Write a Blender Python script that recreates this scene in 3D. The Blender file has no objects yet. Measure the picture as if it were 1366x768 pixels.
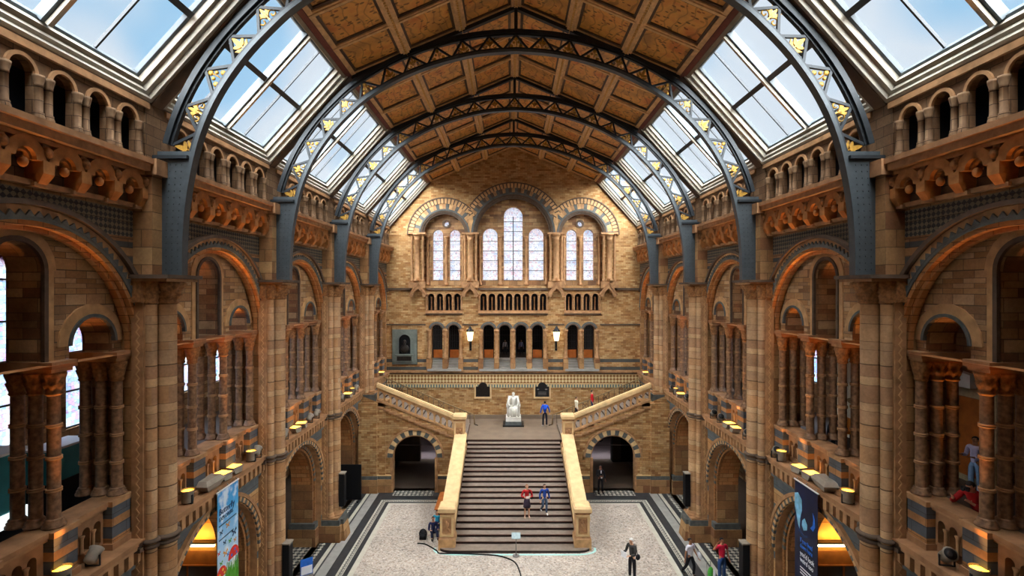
import bpy, bmesh, math, random
from mathutils import Vector, Matrix
random.seed(7)
PI = math.pi
sc = bpy.context.scene
COL = sc.collection
sc.view_settings.view_transform = 'Standard'
try: sc.view_settings.look = 'None'
except Exception: pass
sc.view_settings.gamma = 1.0
sc.view_settings.use_curve_mapping = False

# ------------------------------------------------------------------ materials
def lin(h):
    h = h.lstrip('#')
    out = []
    for i in (0, 2, 4):
        c = int(h[i:i+2], 16) / 255
        out.append(c / 12.92 if c <= .04045 else ((c + .055) / 1.055) ** 2.4)
    return (*out, 1)

def soft(c, k):
    l = .3 * c[0] + .59 * c[1] + .11 * c[2]
    return tuple(x + (l - x) * k for x in c[:3]) + (1,)
class NT:
    def __init__(s, name):
        s.m = bpy.data.materials.new(name); s.m.use_nodes = True
        s.t = s.m.node_tree; s.t.nodes.clear()
        s.out = s.t.nodes.new('ShaderNodeOutputMaterial')
    def n(s, typ, props=None, **ins):
        nd = s.t.nodes.new(typ)
        for k, v in (props or {}).items(): setattr(nd, k, v)
        for k, v in ins.items():
            key = int(k[1:]) if k[0] == 'i' and k[1:].isdigit() else k.replace('_', ' ')
            sk = nd.inputs[key]
            if hasattr(v, 'is_output') and v.is_output: s.t.links.new(v, sk)
            else: sk.default_value = v
        return nd
    def math(s, op, a, b=0.0, c=0.0):
        return s.n('ShaderNodeMath', {'operation': op}, i0=a, i1=b, i2=c).outputs[0]
    def mix(s, f, a, b, blend='MIX'):
        nd = s.t.nodes.new('ShaderNodeMix'); nd.data_type = 'RGBA'; nd.blend_type = blend
        for sk, v in ((nd.inputs[0], f), (nd.inputs[6], a), (nd.inputs[7], b)):
            if hasattr(v, 'is_output'): s.t.links.new(v, sk)
            else: sk.default_value = v
        return nd.outputs[2]
    def ramp(s, fac, stops, interp='LINEAR'):
        nd = s.t.nodes.new('ShaderNodeValToRGB'); r = nd.color_ramp; r.interpolation = interp
        while len(r.elements) > 1: r.elements.remove(r.elements[-1])
        r.elements[0].position = stops[0][0]; r.elements[0].color = stops[0][1]
        for p, c in stops[1:]:
            e = r.elements.new(p); e.color = c
        s.t.links.new(fac, nd.inputs[0])
        return nd.outputs[0]
    def bsdf(s, col, rough=.6, metal=0.0, bump=None, dist=.02, strength=.5, spec=.3, **kw):
        b = s.n('ShaderNodeBsdfPrincipled', None, Base_Color=col, Roughness=rough, Metallic=metal)
        b.inputs['Specular IOR Level'].default_value = spec
        for k, v in kw.items():
            sk = b.inputs[k.replace('_', ' ')]
            if hasattr(v, 'is_output'): s.t.links.new(v, sk)
            else: sk.default_value = v
        if bump is not None:
            bp = s.n('ShaderNodeBump', None, Height=bump, Distance=dist, Strength=strength)
            s.t.links.new(bp.outputs[0], b.inputs['Normal'])
        s.t.links.new(b.outputs[0], s.out.inputs[0])
        return s.m
    def wallcoords(s):
        g = s.n('ShaderNodeNewGeometry')
        p = s.n('ShaderNodeSeparateXYZ', None, Vector=g.outputs['Position'])
        nn = s.n('ShaderNodeSeparateXYZ', None, Vector=g.outputs['True Normal'])
        ax = s.math('GREATER_THAN', s.math('ABSOLUTE', nn.outputs[0]), .7)
        az = s.math('GREATER_THAN', s.math('ABSOLUTE', nn.outputs[2]), .75)
        u = s.math('ADD', s.math('MULTIPLY', p.outputs[1], ax),
                   s.math('MULTIPLY', p.outputs[0], s.math('SUBTRACT', 1.0, ax)))
        v = s.math('ADD', s.math('MULTIPLY', p.outputs[2], s.math('SUBTRACT', 1.0, az)),
                   s.math('MULTIPLY', p.outputs[1], az))
        cv = s.n('ShaderNodeCombineXYZ', None, X=u, Y=v, Z=0.0)
        return g, p, u, v, cv.outputs[0]

def masonry(name, pal, bw=.55, rh=.24, mortar=.007, mcol='4a3423', rough=.82, var=.35, bands=None, bandcol='4d504e', strength=.45, checker=None, jitter=0.0, sat=.07):
    s = NT(name)
    g, p, u, v, vec = s.wallcoords()
    if jitter:
        v2 = s.math('ADD', v, s.math('MULTIPLY', s.math('SINE', s.math('MULTIPLY', v, 8.3)), jitter))
        vec = s.n('ShaderNodeCombineXYZ', None, X=u, Y=v2, Z=0.0).outputs[0]
    br = s.n('ShaderNodeTexBrick', {'offset': .5, 'squash': 1.0}, Vector=vec, Color1=(0, 0, 0, 1), Color2=(1, 1, 1, 1),
             Mortar=(.5, .5, .5, 1), Scale=1.0, Mortar_Size=mortar, Mortar_Smooth=.2, Bias=0.0, Brick_Width=bw, Row_Height=rh)
    k = len(pal)
    col = s.ramp(br.outputs[0], [(i / max(1, k - 1) * .96 + .02, soft(lin(c), sat)) for i, c in enumerate(pal)])
    nz = s.n('ShaderNodeTexNoise', None, Vector=g.outputs['Position'], Scale=1.3, Detail=5.0, Roughness=.65)
    nf = s.n('ShaderNodeTexNoise', None, Vector=g.outputs['Position'], Scale=16.0, Detail=3.0)
    col = s.mix(1.0, col, s.ramp(nz.outputs[0], [(.3, (1 - var, 1 - var, 1 - var, 1)), (.7, (1.08, 1.06, 1.04, 1))]), 'MULTIPLY')
    col = s.mix(.35, col, s.ramp(nf.outputs[0], [(.3, (.6, .6, .6, 1)), (.7, (1.15, 1.15, 1.15, 1))]), 'MULTIPLY')
    if bands:
        lo, hi = bands[0][0] - 1, bands[-1][1] + 1
        t = s.math('DIVIDE', s.math('SUBTRACT', p.outputs[2], lo), hi - lo)
        st = [(0, (0, 0, 0, 1))]
        for a, b in bands:
            st += [((a - lo) / (hi - lo), (1, 1, 1, 1)), ((b - lo) / (hi - lo), (0, 0, 0, 1))]
        msk = s.ramp(t, st, 'CONSTANT')
        bc = s.mix(1.0, lin(bandcol), s.ramp(nz.outputs[0], [(.3, (.7, .7, .7, 1)), (.7, (1.15, 1.15, 1.15, 1))]), 'MULTIPLY')
        col = s.mix(msk, col, bc)
    if checker:
        za, zb, size, c1, c2 = checker
        rot = s.n('ShaderNodeMapping', None, Vector=vec, Rotation=(0, 0, PI / 4))
        ck = s.n('ShaderNodeTexChecker', None, Vector=rot.outputs[0], Color1=lin(c1), Color2=lin(c2), Scale=1.0 / size)
        inz = s.math('MULTIPLY', s.math('GREATER_THAN', p.outputs[2], za), s.math('LESS_THAN', p.outputs[2], zb))
        col = s.mix(inz, col, ck.outputs[0])
    col = s.mix(s.math('MULTIPLY', br.outputs[1], .8), col, lin(mcol))
    h = s.math('SUBTRACT', s.math('MULTIPLY', nf.outputs[0], .25), br.outputs[1])
    return s.bsdf(col, rough, bump=h, dist=.015, strength=strength, spec=.25)

def plain(name, col, rough=.6, metal=0.0, var=.2, scale=6.0, bump=.0, spec=.3, sat=0.0, **kw):
    s = NT(name)
    tc = s.n('ShaderNodeNewGeometry')
    nz = s.n('ShaderNodeTexNoise', None, Vector=tc.outputs['Position'], Scale=scale, Detail=4.0)
    c = s.mix(1.0, soft(lin(col), sat), s.ramp(nz.outputs[0], [(.3, (1 - var, 1 - var, 1 - var, 1)), (.7, (1 + var * .5,) * 3 + (1,))]), 'MULTIPLY')
    return s.bsdf(c, rough, metal, bump=nz.outputs[0] if bump else None, dist=.01, strength=bump, spec=spec, **kw)

def emis(name, col, strength, base='808080'):
    s = NT(name)
    b = s.n('ShaderNodeBsdfPrincipled', None, Base_Color=lin(base), Emission_Color=lin(col), Emission_Strength=strength)
    s.t.links.new(b.outputs[0], s.out.inputs[0]); return s.m

M = {}
BUFF = ['c2925a', 'a6713f', 'd0a56c', '8f5e35', 'b98850', 'c79b62']
SIDE = ['b8905f', '8a6040', 'a67b4e', 'c8a272', '75523a', 'ae8657', '926642']
M['end'] = masonry('end_wall_brick', ['bf9868', 'a47646', 'ccaa78', '92663c', 'b68b58', 'c39e6d'], .34, .125, .006, '6a4a2c',
                   bands=[(6.18, 6.42), (6.75, 6.98)], var=.3, sat=.0)
M['side'] = masonry('side_wall_ashlar', SIDE, .58, .2, .008, '33231a', jitter=.055, var=.45)
M['inner'] = masonry('inner_screen_stone', ['c9a070', '9a6e48', 'b88a58', 'd8b284', '86603f', 'c0945f', 'a67848'], .52, .15, .008, '33231a', jitter=.06, var=.35)
M['sidewide'] = masonry('pier_ashlar', ['b58657', '9c6d3f', 'c09661', '875a38', 'a67b4c'], .9, .42, .009, '3a281a')
M['shaft'] = masonry('shaft_terracotta', ['cba577', 'bf9264', 'b78554', 'd0ac80', 'ac805b', 'c49c6a'], 60, .3, .007, '3a281a', var=.38, jitter=.07)
M['striped'] = masonry('striped_ground_spandrel', ['c0905a', 'b28047', 'c99e68'], .9, .3, .008, '3d2a1b',
                       bands=[(1.02, 1.3), (2.45, 2.7), (3.3, 3.62), (4.1, 4.4), (4.95, 5.5)], bandcol='565c5e')
M['spandrel'] = masonry('patterned_upper_spandrel', ['a87a4a', '8f623a', 'b4895a'], .6, .2, .008, '33241a',
                        bands=[(12.1, 12.32), (12.6, 12.78), (12.98, 13.12)], bandcol='474644', checker=(13.25, 13.88, .09, '3e3e3d', '7a6f5a'))
M['dado'] = masonry('striped_dado', ['b88350', 'a8733f'], .8, .3, .006, '33241a', bands=[(6.35, 6.62), (6.8, 7.06)], bandcol='565b60')
M['parapet'] = plain('parapet_terracotta', 'a07248', .8, var=.35, scale=3, bump=.3, sat=.1)
M['trimstone'] = plain('moulded_terracotta', 'ac7f52', .75, var=.35, scale=4, bump=.3, sat=.08)
M['darktrim'] = plain('dark_moulding', '5b4a3c', .7, var=.3, scale=5)
M['greystone'] = plain('blue_grey_terracotta', '5a5d5a', .75, var=.3, scale=5, bump=.2)
M['buffstone'] = plain('buff_terracotta', 'c49865', .75, var=.3, scale=4, bump=.3, sat=.05)
M['palebuff'] = plain('pale_buff_terracotta', 'd6b583', .65, var=.2, scale=3)
M['colonnette'] = plain('brown_colonnette', '8a6648', .55, var=.5, scale=11, bump=.9, sat=.05)
M['capital'] = plain('carved_capital', '94663c', .75, var=.5, scale=14, bump=.7)
M['soffit'] = masonry('arch_soffit', ['c98a4c', 'b87338', 'd09a5c'], .5, .2, .008, '4a3018')
M['corbel'] = plain('carved_corbel', 'ac7440', .75, var=.35, scale=5, bump=.4)
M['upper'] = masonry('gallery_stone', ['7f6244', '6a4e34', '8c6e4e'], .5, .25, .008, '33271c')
M['iron'] = plain('blue_grey_ironwork', '474e52', .42, .25, var=.15, scale=8)
M['irondark'] = plain('dark_ironwork', '2a2f33', .45, .25, var=.15, scale=8)
M['gold'] = plain('gilded_leaf', 'b48a3c', .42, .35, var=.3, scale=12)
M['frame'] = plain('painted_skylight_frame', 'a8a294', .5, var=.15, scale=4)
M['framewood'] = plain('skylight_wood', '7d715f', .55, var=.2, scale=4)
M['brownwood'] = plain('brown_roof_board', '5a4636', .6, var=.25, scale=3)
M['mullion'] = plain('skylight_mullion', '565f64', .5, var=.15, scale=4)
M['darkbar'] = plain('skylight_bar', '30353a', .5, var=.1)
M['redband'] = plain('red_brown_band', '6e3528', .6, var=.2)
M['rib'] = plain('ceiling_rib_wood', 'dab07c', .5, var=.25, scale=5, bump=.2)
M['ribgold'] = plain('beaded_rib_gold', 'dcae68', .45, var=.3, scale=30, bump=.8)
M['darkwin'] = plain('dark_blue_glass', '1d2836', .3, var=.4, scale=2)
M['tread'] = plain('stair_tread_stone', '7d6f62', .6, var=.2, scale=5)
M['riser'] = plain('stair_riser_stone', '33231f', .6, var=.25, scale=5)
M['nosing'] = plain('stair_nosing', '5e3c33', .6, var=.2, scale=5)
M['landing'] = plain('landing_stone', '7c6b5a', .5, var=.2, scale=1.5)
M['black'] = plain('black_metal', '17181a', .4, var=.1)
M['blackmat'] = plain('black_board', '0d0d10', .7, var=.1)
M['marble'] = plain('white_marble', 'd8d4c8', .45, var=.08, scale=6)
M['bronze'] = plain('dark_bronze', '2b2622', .42, .5, var=.3, scale=8)
M['slate'] = plain('grey_green_slate', '6a726a', .6, var=.25, scale=3)
M['glasslamp'] = emis('lantern_glass', 'ffe6b0', 4.0)
M['lampglow'] = emis('lamp_glow', 'ffb030', 7.0)
M['tube'] = emis('tube_light', 'fff0c0', 14.0)
M['greybody'] = plain('grey_lamp_body', '8f8577', .5, var=.2)
M['brass'] = plain('rail_bronze', '8a7350', .45, .5, var=.2)
M['orangewood'] = plain('orange_wood', 'b5672a', .5, var=.25, scale=3)
M['yellowwood'] = plain('yellow_board', 'c98f3a', .6, var=.2, scale=3)
M['greypanel'] = plain('grey_panel', '75706c', .6, var=.1)
M['litfloor'] = plain('daylit_passage_floor', '6f6468', .7, var=.12, scale=1.0)  # paler tone paints daylight onto the far passage floor
M['tealglass'] = plain('teal_display_panel', '418c92', .25, var=.3, scale=1.2)
M['white'] = plain('white_panel', 'd9d9d4', .6, var=.05)
M['floordark'] = plain('dark_passage_floor', '57493e', .6, var=.2, scale=1)
M['litshelf'] = emis('lit_shelf', 'e8f4f4', 1.2)
M['iron2'] = plain('stair_handrail_iron', '3b3128', .5, .3, var=.2)

def terrazzo():
    s = NT('terrazzo_floor'); g = s.n('ShaderNodeNewGeometry')
    v = s.n('ShaderNodeTexVoronoi', None, Vector=g.outputs['Position'], Scale=15.0)
    w = s.n('ShaderNodeTexNoise', None, Vector=g.outputs['Position'], Scale=.5, Detail=4.0)
    sep = s.n('ShaderNodeSeparateColor', None, Color=v.outputs['Color'])
    c = s.ramp(sep.outputs[0], [(0, lin('82786f')), (.25, lin('b0a69b')), (.6, lin('c2b9ad')), (.85, lin('a39182')), (1, lin('d4ccc0'))])
    c = s.mix(1.0, c, s.ramp(w.outputs[0], [(.3, (.8, .79, .78, 1)), (.7, (1.05, 1.04, 1.02, 1))]), 'MULTIPLY')
    return s.bsdf(c, .32, spec=.4)
M['terrazzo'] = terrazzo()
def mosaic(name, c1, c2, c3, size, rot=PI/4):
    s = NT(name); g = s.n('ShaderNodeNewGeometry')
    mp = s.n('ShaderNodeMapping', None, Vector=g.outputs['Position'], Rotation=(0, 0, rot))
    mp.inputs['Location'].default_value = (0, 0, .05)
    ck = s.n('ShaderNodeTexChecker', None, Vector=mp.outputs[0], Color1=lin(c1), Color2=lin(c2), Scale=1 / size)
    mp2 = s.n('ShaderNodeMapping', None, Vector=g.outputs['Position']); mp2.inputs['Location'].default_value = (.02, .03, .05)
    ck2 = s.n('ShaderNodeTexChecker', None, Vector=mp2.outputs[0], Scale=1 / (size * 1.4142), Color1=(0, 0, 0, 1), Color2=(1, 1, 1, 1))
    c = s.mix(s.math('MULTIPLY', ck2.outputs[1], .45), ck.outputs[0], lin(c3))
    return s.bsdf(c, .4)
M['mosaic'] = mosaic('black_white_mosaic', '25282a', 'c9c4b4', '33383a', .17)
M['chequer'] = mosaic('chequer_strip', '2a2d2e', 'c4bfb0', '3a3d3d', .075)
M['fdark'] = plain('dark_floor_band', '36383a', .4, var=.25, scale=4)
M['fgrey'] = plain('pale_grey_floor_band', '98968f', .4, var=.15, scale=3)
M['fcream'] = plain('cream_floor_band', 'bdb9a9', .4, var=.1, scale=3)

def painted():
    s = NT('painted_ceiling_panel')
    tc = s.n('ShaderNodeTexCoord'); oi = s.n('ShaderNodeObjectInfo')
    off = s.n('ShaderNodeVectorMath', {'operation': 'ADD'}, i0=tc.outputs['Object'])
    cb = s.n('ShaderNodeCombineXYZ', None, X=s.math('MULTIPLY', oi.outputs['Random'], 40.0), Y=s.math('MULTIPLY', oi.outputs['Random'], 17.0))
    s.t.links.new(cb.outputs[0], off.inputs[1])
    wv = s.n('ShaderNodeTexWave', {'wave_type': 'BANDS'}, Vector=off.outputs[0], Scale=.9, Distortion=9.0, Detail=1.0, Detail_Scale=1.2)
    st = s.n('ShaderNodeMapping', None, Vector=off.outputs[0], Scale=(.55, 1.0, 1.0), Rotation=(0, 0, .5))
    vo = s.n('ShaderNodeTexVoronoi', {'feature': 'F1'}, Vector=st.outputs[0], Scale=8.0, Randomness=1.0)
    vc = s.n('ShaderNodeSeparateColor', None, Color=vo.outputs['Color'])
    leaf = s.math('MULTIPLY', s.math('LESS_THAN', vo.outputs['Distance'], .33), s.math('GREATER_THAN', vc.outputs[0], .35))
    stem = s.math('GREATER_THAN', wv.outputs[1], .93)
    nz = s.n('ShaderNodeTexNoise', None, Vector=off.outputs[0], Scale=1.2, Detail=3.0)
    base = s.ramp(nz.outputs[0], [(.3, lin('aa7a40')), (.5, lin('d89a4c')), (.7, lin('c4763a'))])
    lc = s.ramp(vc.outputs[1], [(0, lin('3a3418')), (.4, lin('55441e')), (.7, lin('7a3318')), (1, lin('d8a84a'))])
    c = s.mix(s.math('MULTIPLY', leaf, .8), base, lc)
    c = s.mix(s.math('MULTIPLY', stem, .4), c, lin('5a4420'))
    return s.bsdf(c, .5)
M['painted'] = painted()

def glass(name, tint, fac=.9):
    s = NT(name)
    t = s.n('ShaderNodeBsdfTransparent', None, Color=lin(tint))
    g = s.n('ShaderNodeBsdfGlossy', None, Color=(1, 1, 1, 1), Roughness=.35)
    m = s.n('ShaderNodeMixShader', None, Fac=1 - fac, i1=t.outputs[0], i2=g.outputs[0])
    s.t.links.new(m.outputs[0], s.out.inputs[0]); return s.m
M['glass'] = glass('skylight_glass', 'f6f9fb', .97)

def stained(name, pal, scale=6.0, gam=.5):
    s = NT(name)
    g, p, u, v, vec = s.wallcoords()
    vo = s.n('ShaderNodeTexVoronoi', {'feature': 'F1'}, Vector=vec, Scale=scale, Randomness=.55)
    ve = s.n('ShaderNodeTexVoronoi', {'feature': 'DISTANCE_TO_EDGE'}, Vector=vec, Scale=scale, Randomness=.55)
    sp = s.n('ShaderNodeSeparateColor', None, Color=vo.outputs['Color'])
    c = s.ramp(sp.outputs[0], [(i / len(pal), lin(x)) for i, x in enumerate(pal)], 'CONSTANT')
    big = s.n('ShaderNodeTexNoise', None, Vector=vec, Scale=.7, Detail=1.0)
    c = s.mix(1.0, c, s.ramp(big.outputs[0], [(.35, lin('dde6f6')), (.5, lin('fafafc')), (.65, lin('f4eaf0'))]), 'MULTIPLY')
    row = s.math('LESS_THAN', s.math('FRACT', s.math('MULTIPLY', v, 1.5)), .035)
    lead = s.math('MAXIMUM', s.math('LESS_THAN', ve.outputs[0], .035), row)
    c = s.mix(s.math('MULTIPLY', lead, .45), c, lin('5a6478'))
    c = s.n('ShaderNodeGamma', None, Color=c, Gamma=gam).outputs[0]
    t = s.n('ShaderNodeBsdfTransparent', None, Color=c)
    d = s.n('ShaderNodeBsdfTranslucent', None, Color=c)
    m = s.n('ShaderNodeMixShader', None, Fac=.12, i1=t.outputs[0], i2=d.outputs[0])
    s.t.links.new(m.outputs[0], s.out.inputs[0]); return s.m
M['stained'] = stained('pale_stained_glass', ['fbfafa', 'f2f5fb', 'fcfbf8', 'e6ecf8', 'faf4f5', 'f6f8fc', 'f2dcdf', 'f8f7fb'], 8.0)
M['stainedblue'] = stained('blue_stained_glass', ['c4e0f2', 'b4d4ee', 'd4eaf6', 'ccccea', 'bcdcf2', 'dceef6', 'd8c2dc'], 8.0, .72)
M['stainedrim'] = plain('stained_red_border', '7a2030', .4, var=.3, scale=20)

# ------------------------------------------------------------------ mesh helpers
class MB:
    def __init__(s): s.v = []; s.f = []; s.mi = []; s.sm = []; s.mats = []
    def mat(s, m):
        if isinstance(m, str): m = M[m]
        if m not in s.mats: s.mats.append(m)
        return s.mats.index(m)
    def add(s, vs, fs, m, smooth=False):
        o = len(s.v); k = s.mat(m)
        s.v += [tuple(x) for x in vs]
        for f in fs:
            s.f.append([i + o for i in f]); s.mi.append(k); s.sm.append(smooth)
    def box(s, x0, x1, y0, y1, z0, z1, m, P=None):
        vs = [(x, y, z) for z in (z0, z1) for y in (y0, y1) for x in (x0, x1)]
        if P: vs = [P(*q) for q in vs]
        s.add(vs, [(0, 2, 3, 1), (4, 5, 7, 6), (0, 1, 5, 4), (2, 6, 7, 3), (0, 4, 6, 2), (1, 3, 7, 5)], m)
    def taper(s, x0, x1, y0, y1, z0, a0, a1, b0, b1, z1, m):
        vs = [(x0, y0, z0), (x1, y0, z0), (x1, y1, z0), (x0, y1, z0), (a0, b0, z1), (a1, b0, z1), (a1, b1, z1), (a0, b1, z1)]
        s.add(vs, [(3, 2, 1, 0), (4, 5, 6, 7), (0, 1, 5, 4), (1, 2, 6, 5), (2, 3, 7, 6), (3, 0, 4, 7)], m)
    def quad(s, a, b, c, d, m): s.add([a, b, c, d], [(0, 1, 2, 3)], m)
    def lathe(s, prof, m, c=(0, 0), n=16, lobes=0, amp=0.0, lz=None, cap=True):
        vs = []; k = len(prof)
        for (r, z) in prof:
            for i in range(n):
                a = 2 * PI * i / n
                rr = r
                if lobes and lz and lz[0] <= z <= lz[1]: rr = r * (1 + amp * math.cos(lobes * a + (PI if int(z * 20) % 2 else 0)))
                vs.append((c[0] + rr * math.cos(a), c[1] + rr * math.sin(a), z))
        fs = [(j * n + i, j * n + (i + 1) % n, (j + 1) * n + (i + 1) % n, (j + 1) * n + i) for j in range(k - 1) for i in range(n)]
        if cap: fs += [tuple(range(n))[::-1], tuple((k - 1) * n + i for i in range(n))]
        s.add(vs, fs, m, True)
    def tube(s, pts, r, m, n=8, closed=False):
        pts = [Vector(p) for p in pts]; k = len(pts); vs = []
        up = Vector((0, 0, 1))
        for i, p in enumerate(pts):
            a = pts[(i - 1) % k] if (i or closed) else p
            b = pts[(i + 1) % k] if (i < k - 1 or closed) else p
            t = (b - a).normalized()
            u = t.cross(up)
            if u.length < .05: u = t.cross(Vector((1, 0, 0)))
            u.normalize(); w = t.cross(u)
            rr = r[i] if isinstance(r, (list, tuple)) else r
            for j in range(n):
                q = 2 * PI * j / n
                vs.append(p + (u * math.cos(q) + w * math.sin(q)) * rr)
        kk = k if closed else k - 1
        fs = [(i * n + j, i * n + (j + 1) % n, ((i + 1) % k) * n + (j + 1) % n, ((i + 1) % k) * n + j) for i in range(kk) for j in range(n)]
        if not closed: fs += [tuple(range(n))[::-1], tuple((k - 1) * n + j for j in range(n))]
        s.add(vs, fs, m, True)
    def ell(s, c, r, m, n=12, k=8, R=None):
        vs = []; fs = []
        for j in range(k + 1):
            t = PI * j / k
            for i in range(n):
                a = 2 * PI * i / n
                q = Vector((r[0] * math.sin(t) * math.cos(a), r[1] * math.sin(t) * math.sin(a), r[2] * math.cos(t)))
                if R: q = R @ q
                vs.append(q + Vector(c))
        for j in range(k):
            for i in range(n):
                fs.append((j * n + i, (j + 1) * n + i, (j + 1) * n + (i + 1) % n, j * n + (i + 1) % n))
        s.add(vs, fs, m, True)
    def prism(s, poly, P, d0, d1, m):
        """poly in (s,z); P(s,d,z) -> world; extruded d0..d1"""
        n = len(poly)
        vs = [P(a, d0, b) for a, b in poly] + [P(a, d1, b) for a, b in poly]
        fs = [tuple(range(n)), tuple(range(2 * n - 1, n - 1, -1))] + [(i, (i + 1) % n, n + (i + 1) % n, n + i) for i in range(n)]
        s.add(vs, fs, m)
    def ring(s, P, c, z, r0, r1, d0, d1, mats, n=24, a0=0.0, a1=PI):
        """half ring of n voussoirs, front d0, back d1"""
        if not isinstance(mats, (list, tuple)): mats = [mats]
        for i in range(n):
            p, q = a0 + (a1 - a0) * i / n, a0 + (a1 - a0) * (i + 1) / n
            pts = []
            for d in (d0, d1):
                for (r, a) in ((r0, p), (r1, p), (r1, q), (r0, q)):
                    pts.append(P(c + r * math.cos(a), d, z + r * math.sin(a)))
            s.add(pts, [(0, 1, 2, 3), (4, 7, 6, 5), (0, 3, 7, 4), (1, 5, 6, 2), (0, 4, 5, 1), (3, 2, 6, 7)], mats[i % len(mats)])
    def wall(s, P, s0, s1, z0, z1, ops, d0, d1, m, ms=None, back=False, n=20, nosill=False):
        """wall pierced by round-arched openings ops=[(c, hw, spring, sill)]; z1 number or function"""
        top = z1 if callable(z1) else (lambda q: z1)
        ms = ms or m
        ds = (d0, d1) if back else (d0,)
        def rect(a, b, lo, hi_fn):
            if b - a < 1e-5: return
            k = max(1, int((b - a) / .25)) if callable(z1) else 1
            for i in range(k):
                x, y = a + (b - a) * i / k, a + (b - a) * (i + 1) / k
                hx, hy = hi_fn(x), hi_fn(y)
                if hx <= lo + 1e-5 and hy <= lo + 1e-5: continue
                for d in ds: s.add([P(x, d, lo), P(y, d, lo), P(y, d, max(lo, hy)), P(x, d, max(lo, hx))], [(0, 1, 2, 3)], m)
        x = s0
        for (c, hw, sp, sill) in sorted(ops):
            rect(x, c - hw, z0, top)
            if sill > z0 + 1e-4: rect(c - hw, c + hw, z0, lambda q: sill)
            pts = [(c - hw * math.cos(PI * i / n), sp + hw * math.sin(PI * i / n)) for i in range(n + 1)]
            for i in range(n):
                (xa, za), (xb, zb) = pts[i], pts[i + 1]
                ta, tb = max(top(xa), za), max(top(xb), zb)
                for d in ds: s.add([P(xa, d, za), P(xb, d, zb), P(xb, d, tb), P(xa, d, ta)], [(0, 1, 2, 3)], m)
            out = [(c - hw, sill)] + pts + [(c + hw, sill)]
            for i in range(len(out) - 1):
                (xa, za), (xb, zb) = out[i], out[i + 1]
                if abs(xa - xb) + abs(za - zb) < 1e-6: continue
                s.add([P(xa, d0, za), P(xb, d0, zb), P(xb, d1, zb), P(xa, d1, za)], [(0, 1, 2, 3)], ms)
            if not nosill: s.add([P(c - hw, d0, sill), P(c + hw, d0, sill), P(c + hw, d1, sill), P(c - hw, d1, sill)], [(0, 1, 2, 3)], ms)
            x = c + hw
        rect(x, s1, z0, top)
    def mesh(s, name):
        me = bpy.data.meshes.new(name)
        me.from_pydata(s.v, [], s.f); me.update()
        for m in s.mats: me.materials.append(m)
        me.polygons.foreach_set('material_index', s.mi)
        me.polygons.foreach_set('use_smooth', s.sm)
        me.update()
        return me
    def obj(s, name, parent=None, loc=None, rz=None):
        return mobj(name, s.mesh(name), parent, loc, rz)

def mobj(name, me, parent=None, loc=None, rz=None):
    o = bpy.data.objects.new(name, me); COL.objects.link(o)
    if parent: o.parent = parent
    if loc: o.location = loc
    if rz is not None: o.rotation_euler = (0, 0, rz)
    return o
def tag(o, label=None, cat=None, group=None, kind=None):
    if label: o['label'] = label
    if cat: o['category'] = cat
    if group: o['group'] = group
    if kind: o['kind'] = kind
    return o
def empty(name, loc=(0, 0, 0), rz=0.0, label=None, cat=None, group=None, kind=None):
    o = bpy.data.objects.new(name, None); COL.objects.link(o)
    o.location = loc; o.rotation_euler = (0, 0, rz); o.empty_display_size = .2
    return tag(o, label, cat, group, kind)
KIDS = {}
def copy_tree(o, parent=None):
    c = o.copy(); COL.objects.link(c)
    if parent: c.parent = parent
    for ch in list(o.children): copy_tree(ch, c)
    return c
def place(proto, loc, rz, label, cat, group=None, first=set()):
    """proto itself the first time, later a copy of the whole tree"""
    if proto.name in first: o = copy_tree(proto)
    else: first.add(proto.name); o = proto
    o.location = loc; o.rotation_euler = (0, 0, rz)
    return tag(o, label, cat, group)
# camera-free frame of a side bay: s along the wall, d outward from the axis, z up
PX = lambda s, d, z: (d, s, z)
PY = lambda s, d, z: (s, d, z)
SIDES = (('L', PI), ('R', 0.0))
SN = {'L': 'butterfly banner side', 'R': 'dark banner side'}
BAYS = [9.55, 15.65, 21.75, 27.85, 33.95]
PIERS = [12.6, 18.7, 24.8, 30.9]
YEND = 37.0
WORLD, SUN, EXPO, PORTALS, SUNX, SUNA = 1.1, 76.0, 0.06, True, 34, 124
# ------------------------------------------------------------------ side walls of the hall
WALLS = {k: empty('wall_left' if k == 'L' else 'wall_right', label='tall terracotta side wall with round arches, on the ' + SN[k], cat='wall', kind='structure') for k, _ in SIDES}

def ground_mesh():
    b = MB()
    b.wall(PX, -3.05, 3.05, 0, 5.5, [(0, 2.45, 2.85, 0)], 9.2, 9.5, 'striped', 'trimstone', n=28)
    b.ring(PX, 0, 2.85, 2.2, 2.46, 9.5, 9.62, ['capital'], 40)
    b.ring(PX, 0, 2.85, 2.3, 2.44, 9.44, 9.52, ['greystone', 'capital'], 56)
    b.ring(PX, 0, 2.85, 2.47, 2.62, 9.12, 9.22, ['greystone', 'buffstone'], 60)
    b.ring(PX, 0, 2.85, 2.62, 2.74, 9.08, 9.22, ['trimstone'], 30)
    for sg in (-1, 1):                                            # jambs
        b.box(9.5, 10.5, sg * 2.2, sg * 2.5, 0, 2.85, 'sidewide')
        b.box(9.44, 9.56, sg * 2.3, sg * 2.44, 1.1, 2.85, 'capital')
        b.box(9.3, 10.6, sg * 2.02, sg * 2.52, 0, .8, 'sidewide')
        b.box(9.34, 10.56, sg * 2.06, sg * 2.52, .8, 1.06, 'greystone')
    b.wall(PX, -3.05, 3.05, 2.85, 5.5, [(0, 2.2, 2.86, 2.85)], 9.6, 10.5, 'soffit', 'soffit', back=True, n=28, nosill=True)
    return b.mesh('ground_arch_wall')
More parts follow.
